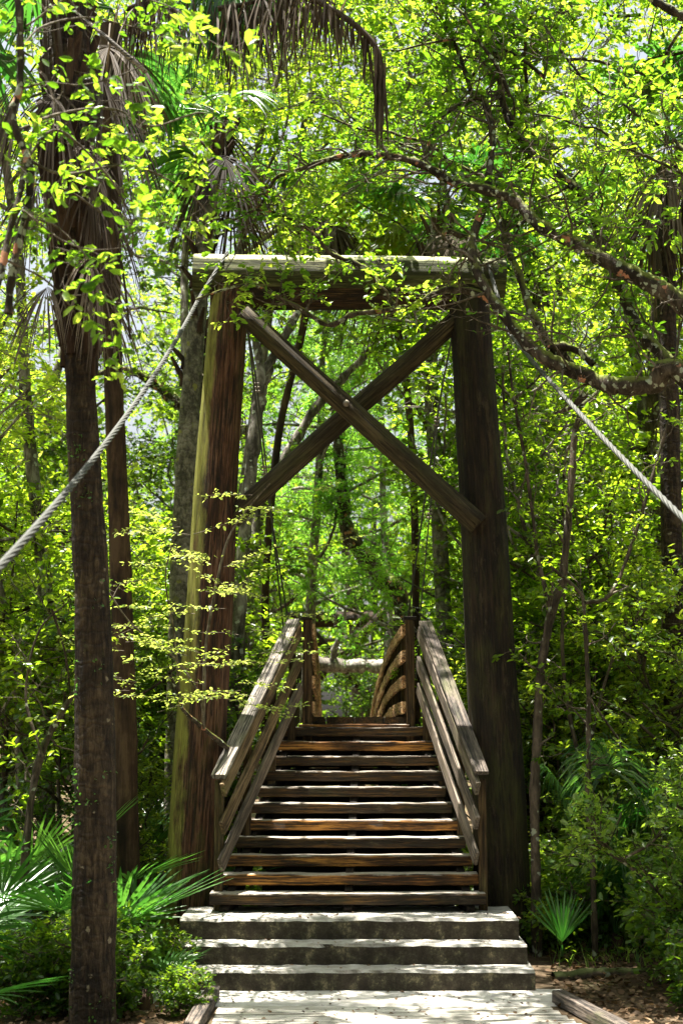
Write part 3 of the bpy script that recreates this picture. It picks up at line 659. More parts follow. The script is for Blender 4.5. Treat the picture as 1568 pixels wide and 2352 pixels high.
LD = limb([(1268,812),(1259,789),(1228,734),(1212,695),(1189,625),(1170,585),(1158,547),(1152,500),(1145,455),(1140,400)], [13,11,10,9,7], 13.6, 14.8)
LE = limb([(1085,222),(1075,190),(1064,156),(1050,115),(1033,78),(1010,35),(990,-10)], [7,6,5], 14.2, 14.4)
LG = limb([(1087,227),(1058,238),(1029,256),(1010,272),(996,293),(985,320),(981,348),(976,375)], [6,6,6], 14.2, 13.9)
LH = limb([(1088,548),(1060,542),(1033,532),(1020,534),(1018,548)], [9,8,5], 14.1, 13.9)
LI = limb([(1047,408),(1025,366),(985,329),(930,315),(883,300),(835,298),(788,282),(740,262)], [6,4,3], 14.3, 14.9)
LJ = limb([(1600,70),(1568,38),(1535,20),(1500,0),(1470,-30)], [14,11], 11.5, 11.5)
LK = limb([(1580,345),(1560,336),(1521,289),(1470,269),(1423,234),(1380,215),(1330,170),(1290,120),(1250,60)], [6,5,4,3], 12.5, 13.2)
LL = limb([(1568,400),(1548,390),(1501,367),(1423,332),(1376,297),(1330,290),(1280,270),(1230,262)], [5,4,3], 12.3, 12.8)
LM = limb([(1310,840),(1290,815),(1265,800),(1290,795),(1330,808),(1362,838)], [14,12,11,9], 13.4, 13.3)
LN = limb([(1345,905),(1310,935),(1270,950)], [10,4], 13.3, 13.5)
LP = limb([(1230,520),(1215,500),(1195,512),(1188,520)], [8,7,5], 13.9, 13.7)
def leafed(limbset, parent, base, per_m, L1, ntw, twL, m, leafL, rng, leafmat, wr=.52, name='foliage', twr=.004, up=.12, keep=1, tilt=.6, barkm='bark_twig', lo=0.0):
    for sp, sr in limbset:
        W = Acc(); C = Acc(); tw = []; sr = np.broadcast_to(sr, (len(sp),))
        W.tube(sp, np.maximum(sr * .45, .003), 5)
        Ln = np.linalg.norm(np.diff(sp, axis=0), axis=1).sum(); nb = max(1, int(Ln * per_m))
        for _ in range(nb):
            k = rng.integers(int(lo * (len(sp) - 2)), len(sp) - 1); td = unit(sp[k + 1] - sp[k])
            d = td * .4 + rng.normal(size=3) * V(1, .9, .9) + V(0, 0, up)
            b = walk(rng, sp[k], d, L1 * rng.uniform(.4, 1.3), 6, .3, up * .25)
            W.tube(b, np.linspace(min(sr[k] * .5, .014), twr, 7), 5)
            for _ in range(ntw):
                u = rng.uniform(.2, 1); kk = min(int(u * 6), 5); q = b[kk] + (b[kk + 1] - b[kk]) * rng.random()
                e = unit(b[kk + 1] - b[kk]) * .6 + rng.normal(size=3) * .8
                tp = walk(rng, q, e, twL * rng.uniform(.5, 1.3), 4, .3, .04); W.tube(tp, np.linspace(twr, twr * .45, 5), 3)
                if rng.random() < keep: tw.append((tp[2], tp[-1]))
        W.build('twigs', M[barkm], parent, base)
        if tw:
            A = np.array([a for a, b in tw]); B = np.array([b for a, b in tw]); leaves_on(C, A, B, m, leafL, rng, wr, .1, tilt)
            C.build(name, M[leafmat], parent, base)
leafed([LA, LC, LD, LE, LG, LB3, LI], oak, OB, 3.2, .55, 5, .22, 9, .062, rng, 'leaf_oak', lo=.35)
leafed([LB2, LB3], oak, OB, 6, .35, 4, .2, 9, .06, rng, 'leaf_oak')
leafed([LK, LL, LJ, LE, LC], oak, OB, 6, .9, 7, .3, 10, .07, rng, 'leaf_oak')
leafed([LA, LB, LC, LD, LK, LL, LG, LE], oak, OB, 5, .8, 5, .35, 3, .06, rng, 'leaf_oak', keep=.18, name='sparse_foliage', up=.05)
# upper crown of the oak: freely grown branches filling the top right
ups = []
for k in range(38):
    x0 = rng.uniform(620, 1640); y0 = rng.uniform(-150, 420); D = rng.uniform(13, 18)
    if x0 < 1000 and y0 > 100: y0 = -rng.uniform(0, 120)
    if x0 > 1250: D = rng.uniform(15.2, 18)
    s_ = P(x0, y0, D); pp = walk(rng, s_, V(rng.normal() * .8, rng.normal() * .5, rng.uniform(.0, .9)), rng.uniform(1.2, 2.6), 9, .22, .02)
    ups.append((pp, np.linspace(.022, .007, 10)))
for p_, r_ in ups:
    W = Acc(); W.tube(p_, r_, 6); W.build('high_limb', M['bark_oak'], oak, OB)
leafed(ups, oak, OB, 4.5, .7, 6, .28, 10, .068, rng, 'leaf_oak')

# ================================================================== WATER OAK left, near, hanging over the frame
WB = V(-2.6, 8.3, 0)
wo = thing('water_oak', 'near oak at left edge with dark limb and broad lobed leaves hanging over the cable', 'tree', WB)
limbs = []
t1 = limb([(20,720),(30,620),(60,500),(72,400),(62,360),(38,300),(30,250),(45,205),(48,110),(44,0),(40,-80)], [12,11,10,10,12], 8.6, 8.6, parent=wo, base=WB, name='limb')
t2 = limb([(-30,700),(0,640),(20,540),(45,450),(62,366)], [12,9,9], 8.4, 8.6, parent=wo, base=WB, name='limb')
a = Acc(); tp = smooth(np.array([WB - V(0, 0, .2), WB + V(.05, 0, 1.5), WB + V(.25, 0, 3.3), P(-20, 690, 8.4)]), step=5); a.tube(tp, np.linspace(.12, .035, len(tp)), 12); a.build('trunk', M['bark_brown'], wo, WB)
brs = []
for pts, D0, D1, r in [([(45,205),(110,190),(190,195),(270,175),(330,150)], 8.6, 8.9, 3), ([(62,366),(120,300),(180,330),(260,420),(300,500),(305,560),(300,600)], 8.6, 9.2, 4), ([(60,500),(130,520),(215,610),(250,680),(330,720)], 8.6, 8.8, 3),
        ([(48,110),(100,60),(200,40),(300,60),(420,90)], 8.6, 9.6, 3), ([(66,420),(160,440),(260,500),(380,510),(450,560)], 8.6, 9.5, 3), ([(40,300),(140,260),(260,250),(350,290),(470,260),(560,330)], 8.6, 9.6, 4), ([(50,480),(160,560),(270,570),(330,520)], 8.5, 8.2, 2.5),
        ([(60,60),(200,-20),(400,20),(480,120)], 8.6, 8.0, 3), ([(20,600),(100,640),(160,700),(200,760),(260,780)], 8.5, 9.0, 3), ([(62,366),(150,400),(300,380),(430,440),(500,520)], 8.7, 9.9, 4)]:
    brs.append(limb(pts, [r, r * .7, r * .4], D0, D1, parent=wo, base=WB, name='branch', mat='bark_twig'))
leafed(brs, wo, WB, 4.5, .32, 4, .16, 6, .062, rng, 'leaf_oak', tilt=.8, twr=.0025, up=0)
leafed(brs[:8], wo, WB, 3, .38, 5, .18, 4, .055, rng, 'leaf_oak', tilt=.8, twr=.0022, up=0, keep=.45, name='sparse_foliage')

# ================================================================== SAPLING with pale leaf sprays before the left pole
SB = P(548, 2000, 15.95); SB[2] = .1
sp_ = thing('sapling', 'slender sapling with pale lime leaf sprays in front of the left pole', 'sapling', SB)
limbs = []
s0 = [SB, V(SB[0] + .01, 15.95, 1.0), P(550, 1790, 15.9), P(536, 1732, 15.55)]
l1 = limb([(514,1712),(468,1673),(421,1630),(413,1599),(390,1548)], [7,5,4], 15.1, 14.0, parent=sp_, base=SB, name='stem', extra=s0, mat='bark_oak')
l2 = limb([(468,1673),(460,1603),(421,1536),(374,1486),(304,1435),(250,1360)], [3,2.5,2], 14.8, 13.8, parent=sp_, base=SB, name='stem', mat='bark_twig')
l3 = limb([(468,1673),(472,1500),(490,1380),(520,1250),(560,1180),(620,1110)], [4,3,1.5], 14.8, 14.3, parent=sp_, base=SB, name='stem', mat='bark_twig')
l4 = limb([(413,1600),(400,1450),(380,1330),(400,1230)], [3,2,1.2], 14.2, 13.7, parent=sp_, base=SB, name='stem', mat='bark_twig')
W = Acc(); C = Acc(); A_ = []; B_ = []
for k in range(56):      # flat layered sprays
    y_ = rng.uniform(1130, 1640); xm = 470 + (1400 - y_) * .2
    x_ = rng.uniform(-190, 170) + xm; p0 = P(x_, y_, rng.uniform(13.5, 14.5))
    az = rng.choice([0, PI]) + rng.normal() * .6
    b = walk(rng, p0, V(math.cos(az), math.sin(az), .12), rng.uniform(.35, .8), 7, .1, -.01)
    W.tube(b, np.linspace(.004, .0015, 8), 3)
    for j in range(1, 8):
        for s_ in (-1, 1):
            d = unit(b[j] - b[j - 1]); sd = np.cross(d, V(0, 0, 1)) * s_
            q = b[j] + (d * .5 + sd) * rng.uniform(.06, .16) + V(0, 0, rng.normal() * .01)
            A_.append(b[j]); B_.append(q)
leaves_on(C, A_, B_, 4, .036, rng, .55, .05, .22, scatter=.008)
W.build('twigs', M['bark_twig'], sp_, SB); C.build('foliage', M['leaf_lime'], sp_, SB)

# ================================================================== PALMS
def palm(label, pts, rads, D, trunk_mat, head=None, nf=10, nd=8, seed=0, green='palm_green', R=.85, pet=.9, deadlen=1.0, group='cabbage palms', boots=0, azr=None):
    r_ = np.random.default_rng(seed)
    p = np.array([P(x, y, d_) for (x, y), d_ in zip(pts, np.broadcast_to(D, (len(pts),)))])
    base = p[0].copy(); o = thing('cabbage_palm', label, 'palm', base, group)
    rad = np.array([pxr(q, d_) for q, d_ in zip(rads, np.broadcast_to(D, (len(pts),)))])
    if base[2] > .3:
        p = np.vstack([V(base[0] , base[1], -.2), p]); rad = np.concatenate([[rad[0] * 1.1], rad])
    sp, sr = palm_trunk(p, rad, 'trunk', M[trunk_mat], o, base, r_)
    if head is not None:
        h = P(*head) if len(head) == 3 else np.array(head)
        a = Acc()
        for k in range(boots):   # old leaf bases criss-crossing below the crown
            t = r_.random(); kk = int((1 - .42 * t) * (len(sp) - 1)); az = r_.uniform(0, 2 * PI)
            q = sp[kk] + V(math.cos(az), math.sin(az), 0) * sr[kk]; e = q + V(math.cos(az) * .14, math.sin(az) * .14, r_.uniform(.12, .3))
            a.tube([q - V(0, 0, .1), q, e], [.05, .04, .02], 5)
        if boots: a.build('leaf_bases', M['boots'], o, base)
        for k in range(nf):
            az = k * 2.4 + r_.uniform(-.4, .4) if azr is None else azr[0] + (azr[1] - azr[0]) * (k + .5) / nf; pt = r_.uniform(-.1, 1.2)
            frond_part(o, h - base, az, pt, pet * r_.uniform(.8, 1.1), R * r_.uniform(.85, 1.1), r_, M[green], K=38, droop=.45, sag=.3, fold=.4)
        for k in range(nd):
            az = k * 2.4 + r_.uniform(-.6, .6)
            frond_part(o, h - base + V(0, 0, -.15), az, r_.uniform(-1.25, -.6), pet * r_.uniform(.35, .8) * deadlen, R * r_.uniform(.8, 1.0), r_, M['palm_dead'], K=26, spread=1.1, droop=.7, sag=.2, name='dead_frond', rj=.5, wf=.75)
    return o, base, sp, sr
# big near palm on the left
pl, plb, spx, srx = palm('tall shaggy cabbage palm trunk at left crossed by the anchor cable', [(210,2420),(212,2352),(218,2000),(218,1700),(213,1400),(203,1200),(190,1000),(185,850),(178,700),(168,500),(160,300),(155,0),(150,-120)],
     [60,52,48,46,41,39,37,36,44,62,60,50,40], 12.2, 'bark_palm', head=(140, -60, 12.2), nf=7, nd=0, seed=31, pet=1.0, R=.9, boots=0, azr=(1.9, 4.4))
rs = np.random.default_rng(5); a = Acc()
for k in range(170):
    kk = int(rs.uniform(.6, .99) * (len(spx) - 1)); az = rs.uniform(0, 2 * PI); q = spx[kk] + V(math.cos(az), math.sin(az), 0) * srx[kk] * .85
    e = q + V(math.cos(az) * .08, math.sin(az) * .08, rs.uniform(.15, .34)); a.tube([q - V(0, 0, .16), q, e], [.05, .045, .03], 5)
a.build('leaf_bases', M['boots'], pl, plb)
C = Acc(); n_ = 520; kk = (rs.uniform(.02, .6, n_) ** 1.3 * (len(spx) - 1)).astype(int); cl = rs.integers(0, 60, n_); ca_ = rs.uniform(0, 2 * PI, 60); cz_ = rs.uniform(.02, .55, 60) ** 1.2
kk = np.clip((cz_[cl] * (len(spx) - 1) + rs.normal(size=n_) * .3).astype(int), 0, len(spx) - 1); az_ = ca_[cl] + rs.normal(size=n_) * .16
od = np.stack([np.cos(az_), np.sin(az_), np.zeros(n_)], -1); pp_ = spx[kk] + od * srx[kk][:, None] * .98 + V(0, 0, 1) * rs.uniform(0, .12, (n_, 1))
leaf_mesh(C, pp_, od + rs.normal(size=(n_, 3)) * .7, rs.normal(size=(n_, 3)) + V(0, 0, 1), rs.uniform(.015, .04, n_), .6, rs.random(n_))
C.v = [v_ - plb for v_ in C.v]; tag(C.build('trunk_ferns', M['palm_green'], pl), None, None, None, 'stuff')
for x, y, az, R_ in [(235,470,-.6,.55), (262,560,-.9,.5), (120,560,-2.2,.45), (95,300,-2.6,.6), (250,330,-.3,.6), (300,60,-.2,.9), (60,60,3.4,.9), (215,250,-1.5,.5), (140,120,-1.7,.6)]:
    b = P(x, y, 12.0); kk = np.argmin(abs(spx[:, 2] - b[2])); q = spx[kk]
    frond_part(pl, q - plb, math.atan2(b[1] - q[1] - .2, b[0] - q[0]), -.5, .45, R_, rs, M['palm_dead'], K=26, spread=.9, droop=.95, sag=.5, name='dead_frond', rj=.6, wf=.8)
a = Acc()
for x0, y0, x1, y1, w_ in [(196,200,196,640,4), (205,250,232,760,4), (240,420,262,820,5), (100,0,118,520,5), (128,0,150,300,5), (265,520,300,780,3), (190,500,215,800,4), (248,640,250,860,4)]:
    a.tube(smooth(np.array([P(x0, y0, 11.9), P((x0 + x1) / 2 + 4, (y0 + y1) / 2, 11.85), P(x1, y1, 11.9)])), pxr(w_, 12), 5)
a.build('dead_stalks', M['palm_dead'], pl, plb)
# fallen pale stalk hung up top left
a = Acc(); a.tube([P(172, 25, 11.6), P(250, 90, 11.5), P(335, 165, 11.4)], [.012, .02, .022], 6, cap=True)
tag(a.build('dead_stalk', M['cap'], None, tuple(P(250, 90, 11.5))), 'pale broken palm stalk caught slanting in the top left foliage', 'stalk')
palm('dark palm trunk close behind the big left palm', [(292,2060),(288,1700),(280,1400),(272,1150),(262,900),(255,700),(250,500),(250,300),(255,60)], [30,27,25,24,22,24,30,30,26], 15.5, 'boots', head=(255, 20, 15.5), nf=6, nd=6, seed=32, azr=(1.2, 3.9))
palm('pale grey ringed palm trunk leaning just behind the left pole', [(398,2080),(402,1800),(408,1600),(416,1300),(432,1000),(452,750),(470,550),(492,380),(505,300)], [24,24,24,25,24,21,20,24,22], 17.6, 'bark_palm_grey', head=(515, 270, 17.6), nf=7, nd=9, seed=33, boots=40, azr=(1.2, 4.0))
palm('spotted palm trunk rising behind the right cable beside the right pole', [(1040,1850),(1030,1600),(1018,1400),(1008,1200),(995,1000),(988,850),(992,700),(1000,560),(1010,500)], [19,19,18,18,17,17,18,22,20], 20.5, 'bark_palm_grey', head=(1012, 470, 20.5), nf=7, nd=14, seed=34, boots=30)
palm('cabbage palm above the crossbeam with long grey hanging dead fronds', [(610,1500),(612,1300),(640,1000),(690,780),(722,600),(735,470)], [9,9,9,9,14,15], 23.0, 'boots', head=(735, 440, 23.0), nf=5, nd=14, seed=35, deadlen=.8)
palm('sunlit yellow green palm above the crossbeam centre', [(955,1500),(952,1200),(935,900),(890,650),(862,560)], [9,9,9,12,12], 24.0, 'boots', head=(862, 545, 24.0), nf=14, nd=4, seed=36, green='palm_yellow', R=1.1)
palm('sturdy palm trunk at the right edge partly wrapped in vines', [(1552,1980),(1548,1700),(1545,1400),(1540,1150),(1535,900),(1530,700),(1528,500),(1528,380)], [26,25,25,24,23,22,26,24], 17.2, 'bark_palm', head=(1530, 330, 17.2), nf=8, nd=9, seed=37)
palm('short palm among leaves behind the right pole top', [(1215,1700),(1212,1400),(1212,1000),(1213,700),(1214,600)], [12,12,12,14,14], 22.0, 'boots', head=(1215, 545, 22.0), nf=7, nd=7, seed=38)
# palm above the frame whose dead fronds hang in at the top centre
hb = P(600, -330, 13.6); r_ = np.random.default_rng(77)
po = thing('cabbage_palm', 'palm crown overhead whose brown dead fronds hang into the top of the view', 'palm', (-4.4, 13.4, 0), 'cabbage palms'); pb = V(-4.4, 13.4, 0)
a = Acc(); tp = smooth(np.array([P(540, -40, 14.6), P(545, -200, 14.2), hb]), step=5)
tp = smooth(np.array([V(0, 0, -.2) + pb, V(-.1, 0, 4) + pb, V(.1, 0, 7.6) + pb, V(.9, .3, 9.6) + pb, V((hb[0] - pb[0]) * .6, .4, 10.6) + pb, hb]), step=6)
a.tube(tp, np.linspace(.15, .13, len(tp)), 14, jit=.03, rng=r_); a.build('trunk', M['boots'], po, pb)
for k, (x, y, R_, dr) in enumerate([(330,-60,1.0,.9),(400,-40,1.0,1.0),(470,-70,1.05,1.0),(520,-30,1.05,1.0),(600,-60,1.0,1.0),(660,-10,1.0,1.1),(720,20,.9,1.2),(560,-90,1.1,1.0),(450,-130,1.1,1.0),(690,-60,1.0,1.1),(260,-120,1.0,1.0)]):
    if k in (1, 4, 7, 8, 9): continue
    b = P(x, y, 13.3 + (k % 3) * .3); dv = b - hb; Lh = np.linalg.norm(dv)
    fr = Acc(); e = unit(dv); fan(fr, fr, hb - pb, math.atan2(e[1], e[0]), math.asin(e[2]) + .12, Lh, R_, 44, 1.35, dr, r_, sag=.12, rj=.3, wf=.6, costa=.5)
    fr.build('dead_frond', M['palm_dead'] if k % 3 else M['palm_green'], po, pb)
for ci, (rib, nst, Lx, mt_) in enumerate([([(770,10,13.2),(700,-25,13.2),(640,-50,13.3)], 130, 1.1, 'palm_dead'), ([(655,-30,13.5),(580,5,13.5),(500,20,13.5)], 150, 1.25, 'palm_dead'), ([(560,-50,13.8),(480,-10,13.8),(400,15,13.8)], 140, 1.2, 'palm_green'), ([(420,-40,13.3),(350,0,13.3),(290,20,13.2)], 120, 1.0, 'palm_dead'), ([(620,-60,14),(560,-20,14),(480,0,14)], 120, 1.1, 'palm_green')]):
    fr = Acc(); pth = smooth(np.array([P(*q) for q in rib]), step=10); fr.tube(pth, np.linspace(.012, .03, len(pth)), 5)
    for k in range(nst):
        q = pth[r_.integers(0, len(pth))] + r_.normal(size=3) * V(.06, .08, .03); Ln = r_.uniform(.45, 1.0) * Lx
        c = walk(r_, q, V(r_.normal() * .35, r_.normal() * .35, -1), Ln, 6, .05, -.22); sd = unit(r_.normal(size=3) * V(1, 1, 0)) * .011
        wv = np.array([.5, 1, .9, .7, .5, .3, .05])[:, None]; j = np.arange(6)
        fr.add(np.concatenate([c + sd * wv, c - sd * wv]), np.stack([j, j + 1, j + 8, j + 7], -1), r_.random())
    fr.v = [v_ - pb for v_ in fr.v]; fr.build('hanging_frond', M[mt_], po, V(0, 0, 0))
fr = Acc(); pth = smooth(np.array([P(690, -20, 13.1), P(760, 20, 13.0), P(830, 70, 13.0), P(868, 120, 13.0), P(874, 170, 13.0)]), step=4)
fr.tube(pth, np.linspace(.03, .028, len(pth)), 7)
for k in range(105):
    q = pth[r_.integers(2, len(pth))] + r_.normal(size=3) * .025; Ln = r_.uniform(.3, 1.0) * (1 if q[0] > P(845, 100, 13)[0] else .55)
    c = walk(r_, q, V(0, 0, -1), Ln, 5, .06, -.2); sd = unit(r_.normal(size=3) * V(1, 1, 0)) * .012
    wv = np.array([.6, 1, 1, .8, .5, .1])[:, None]; v = np.concatenate([c + sd * wv, c - sd * wv]); j = np.arange(5)
    fr.add(v, np.stack([j, j + 1, j + 7, j + 6], -1), r_.random())
fr.build('dead_frond', M['palm_dead'], po, pb)
for k in range(2):
    frond_part(po, hb - pb, 2 + k * 1.3, r_.uniform(.2, 1.0), 1.1, 1.0, r_, M['palm_green'], droop=.4)

# ================================================================== SAW PALMETTOS
def palmetto(label, px, D, n, seed, R=.55, pet=.75, mat='palm_green', spreadaz=(0, 2 * PI), droop=.08, z=None, K=22, pit=(.35, 1.2), spr=1, name='saw_palmetto', group='saw palmettos', sag=.12, loc=None):
    r_ = np.random.default_rng(seed)
    b = V(*loc) if loc is not None else P(px, 2100, D)
    if z is None: b[2] = float(gz(b[0], b[1]))
    else: b[2] = z
    o = thing(name, label, 'palmetto', b, group)
    if spr == 1:
        a = Acc(); a.tube([V(0, 0, -.1), V(.03, 0, .08), V(.02, .02, .16)], [.07, .07, .05], 8, cap=True); a.build('stem', M['boots'], o)
    for k in range(n):
        az = spreadaz[0] + (spreadaz[1] - spreadaz[0]) * (k + r_.random()) / n
        frond_part(o, V(0, 0, .12), az, r_.uniform(*pit), pet * r_.uniform(.7, 1.25), R * r_.uniform(.85, 1.1), r_, M[mat], K=K, spread=r_.uniform(1.5, 2.0) * spr, droop=droop * r_.uniform(.5, 1.6), sag=sag, fold=.5, wf=.6)
    return o
palmetto('big saw palmetto with stiff green fans left of the front palm trunk', 70, 13.7, 10, 51, R=.85, pet=1.45)
palmetto('saw palmetto at the lower left edge with bright lit fans', -60, 12.6, 9, 52, R=.85, pet=1.0, spreadaz=(1.2, 5.2))
palmetto('dense saw palmetto in shade at far left behind the bright one', 20, 15.2, 9, 53, R=.85, pet=1.3)
palmetto('saw palmetto with long spiky fans between palm trunk and left pole', 300, 14.2, 8, 54, R=.72, pet=.85, spreadaz=(1.5, 4.9))
palmetto('low saw palmetto beside the concrete steps reaching over their left end', 330, 12.95, 5, 55, R=.5, pet=.3, pit=(.15, .8), spreadaz=(-.3, 4.0))
palmetto('dark saw palmetto deeper in shade behind the left pole foot', 250, 16.6, 10, 56, R=.6, pet=1.3)
palmetto('young palm seedling with pale upright fan at the right pole foot', 1288, 14.75, 3, 57, R=.55, pet=.1, pit=(1.25, 1.5), K=12, spr=.45, group='young palms', name='palm_seedling')
palmetto('drooping green palmetto in the right thicket, upper one', 1450, 15.8, 10, 58, R=.75, pet=1.6, pit=(1.15, 1.45), droop=.75, sag=.12, K=34, name='young_palm', group='young palms')
palmetto('drooping dusty palmetto in the right thicket, lower one', 1410, 15.4, 8, 59, R=.68, pet=.85, pit=(1.1, 1.4), droop=.8, sag=.2, K=34, name='young_palm', group='young palms')
palmetto('dark fan palmetto near the right palm trunk', 1490, 19.5, 10, 60, R=.75, pet=2.3, pit=(.8, 1.4), droop=.3, K=34, name='young_palm', group='young palms')
palmetto('small palmetto with whitish lit fans just right of the right pole', 1235, 20.0, 9, 61, R=.7, pet=2.2, pit=(.8, 1.3), droop=.7, K=30, name='young_palm', group='young palms')
palmetto('small palmetto with hanging dry fans left of the left pole', 350, 18.5, 8, 62, R=.6, pet=1.5, pit=(.7, 1.2), droop=.9, K=30, mat='palm_dead', name='young_palm', group='young palms')

# ================================================================== AIR PLANTS, MOSS
def airplant(label, x, y, D, R, n, seed, down=.3):
    r_ = np.random.default_rng(seed); c = P(x, y, D); a = Acc()
    for k in range(n):
        d = unit(r_.normal(size=3) * V(1, 1, .8) + V(0, 0, .35 - down)); pts = walk(r_, V(0, 0, 0), d, 1.25 * R * r_.uniform(.6, 1.15), 5, .08, -.16 - .2 * down)
        a.tube(pts, np.linspace(.009, .0015, 6) * (R / .3) ** .5, 3, r_.random())
    o = a.build('air_plant', M['airplant'], None, tuple(c)); tag(o, label, 'air plant', 'air plants on the oak limbs')
airplant('large air plant bristling under the mossy right limb', 1342, 612, 12.9, .34, 130, 1, .5)
airplant('air plant hanging below the low branch over the crossed braces', 822, 738, 14.2, .24, 110, 2, .8)
airplant('air plant on the upright limb at the crossbeam right end', 1072, 612, 14.0, .24, 90, 3, 0)
airplant('air plant on the low limb at the right edge', 1535, 835, 12.9, .26, 90, 4, 0)
airplant('small air plant where the limbs meet right of the pole', 1232, 770, 13.6, .17, 60, 5, .1)
airplant('small straw coloured air plant high on the thin branch at top centre', 680, 243, 15.2, .2, 80, 6, -.2)
airplant('tiny air plant on the crest of the arching limb', 1212, 480, 13.6, .13, 40, 7, 0)
airplant('small air plant on the slanting limb at right', 1465, 735, 13.4, .12, 40, 8, 0)
def mossclump(label, x, y, D, Ln, wd, n, seed):
    r_ = np.random.default_rng(seed); c = P(x, y, D); a = Acc()
    for k in range(n):
        p0 = V(r_.normal() * wd, r_.normal() * wd * .6, -abs(r_.normal()) * Ln * .15); t = walk(r_, p0, V(0, 0, -1), Ln * r_.uniform(.25, 1) * (1 - .5 * min(1, abs(p0[0]) / wd / 2)), 12, .5, -.35)
        a.tube(t, np.linspace(.0045, .0025, 13) * max(1, D / 12), 3, r_.random())
    o = a.build('spanish_moss', M['moss'], None, tuple(c)); tag(o, label, 'moss', 'clumps of hanging moss')
mossclump('grey hanging moss strands high at upper right against the sky', 1328, 130, 14.6, .62, .06, 70, 11)
mossclump('pale hanging moss behind the upper left of the crossed braces', 722, 735, 19.5, 1.3, .16, 150, 12)
mossclump('pale moss veil hanging just right of the left pole', 745, 800, 21, 1.6, .2, 150, 13)
mossclump('thin moss beard dangling over the crossbeam centre', 815, 470, 15.2, .45, .03, 25, 14)
mossclump('thin moss beard beside the slanted grey trunk', 700, 900, 20, 1.2, .1, 60, 15)
# ================================================================== BACKGROUND WOODS
print('plants done')
PB = make_tree('broadleaf_tree', 101, 13.5, .17, 19, 3.6, .22, 8, 7, 13, .085, M['leaf_broad'], M['bark_brown'], subL=1.2, twL=.6, label='x')
PB2 = make_tree('broadleaf_tree', 102, 11.5, .13, 18, 3.1, .18, 8, 7, 13, .08, M['leaf_broad'], M['bark_grey'], subL=1.1, twL=.55, label='x')
PC = make_tree('cypress_tree', 103, 14.5, .16, 24, 3.0, .34, 8, 8, 22, .085, M['leaf_fine'], M['bark_grey'], wr=.22, subL=1.0, twL=.55, droop=.5, label='x', limb_up=-.02)
PS = make_tree('shrub', 104, 3.4, .035, 8, 1.3, .12, 5, 6, 11, .06, M['leaf_shrub'], M['bark_brown'], subL=.6, twL=.35, label='x', cat='shrub', stems=3, lean=.25)
PS2 = make_tree('shrub', 105, 4.6, .045, 9, 1.5, .15, 5, 6, 10, .07, M['leaf_broad'], M['bark_brown'], subL=.7, twL=.4, label='x', cat='shrub', stems=3, lean=.2)
PS3 = make_tree('shrub', 106, 1.3, .012, 7, .55, .08, 4, 5, 4, .10, M['leaf_shrub'], M['bark_twig'], subL=.35, twL=.22, label='x', cat='shrub', stems=4, lean=.4)
PU = make_tree('understory_tree', 107, 7.5, .06, 14, 2.0, .25, 6, 6, 11, .07, M['leaf_broad'], M['bark_grey'], subL=.8, twL=.45, label='x', stems=2, lean=.1)
PD = make_tree('high_crowned_tree', 109, 14.5, .13, 15, 3.2, .62, 9, 7, 13, .075, M['leaf_broad'], M['bark_grey'], subL=1.1, twL=.55, label='x')
PH = make_tree('bush', 110, 2.1, .02, 9, .85, .05, 5, 6, 8, .062, M['leaf_sunny'], M['bark_brown'], subL=.5, twL=.3, label='x', cat='bush', stems=4, lean=.35)
used = set()
def put(proto, px, D, s, lab, group, rz=None, sz=None, gx=None):
    r_ = RG.uniform(0, 6.28) if rz is None else rz
    x = P(px, 1700, D)[0] if gx is None else gx
    rad_ = {PS: 1.5, PS2: 1.9, PU: 2.0, PB: 3.0, PB2: 2.6}.get(proto, 0) * s
    if 16.8 < D < 34.4 and rad_:            # leave the bridge free
        cx = .2
        if abs(x - cx) < .75 + rad_: x = cx + (.75 + rad_) * (1 if x > cx else -1)
    loc = (x, D, float(gz(x, D)) - .03)
    if proto.name not in used:
        used.add(proto.name); proto.location = loc; proto.rotation_euler = (0, 0, r_); proto.scale = (s, s, sz or s); proto['label'] = lab; proto['group'] = group; return proto
    return copy_tree(proto, loc, r_, s, lab, group, sz)
gT = 'leafy trees massed behind the gantry'
for pr, px, D, s, lab in [
    (PB, -60, 22, 1.0, 'leafy tree filling the far left edge behind the palm'),
    (PB2, -50, 25, 1.15, 'leafy tree behind the front palm trunk'),
    (PB2, 250, 40, .5, 'distant low tree seen under the left cable'),
    
    (PB, 615, 36, 1.05, 'leafy tree behind the top left corner of the crossed braces'),
    (PC, 690, 31, .95, 'feathery cypress seen between the two poles, left one'),
    (PC, 905, 29, .86, 'feathery cypress seen between the two poles, right one'),
    (PB2, 1010, 33, 1.2, 'leafy tree behind the right hand cables'),
    (PB, 1130, 27, 1.0, 'leafy tree directly behind the right pole'),
    (PB2, 1290, 24, 1.2, 'bright leafy tree right of the right pole'),
    (PB, 1440, 22, 1.0, 'bright leafy tree behind the low mossy limb'),
    (PB2, 1600, 21, 1.15, 'leafy tree beyond the right edge palm trunk'),
    (PC, 1220, 37, 1.1, 'tall feathery cypress far behind the right limbs'),
    (PB, 820, 43, 1.25, 'tall broad tree far beyond the end of the bridge'),
    (PB, 590, 46, 1.2, 'tall broad tree far away left of the gantry'),
    (PB2, 60, 40, 1.5, 'tall tree far away at the upper left'),
    (PB, 1500, 38, 1.35, 'tall tree far away at the upper right'),
    (PB2, 1760, 30, 1.3, 'tree outside the right edge of the clearing'),
    (PB, -260, 32, 1.2, 'tree outside the left edge of the clearing'),
]: put(pr, px, D, s, lab, gT)
gH = 'high crowned trees filling the top of the view'
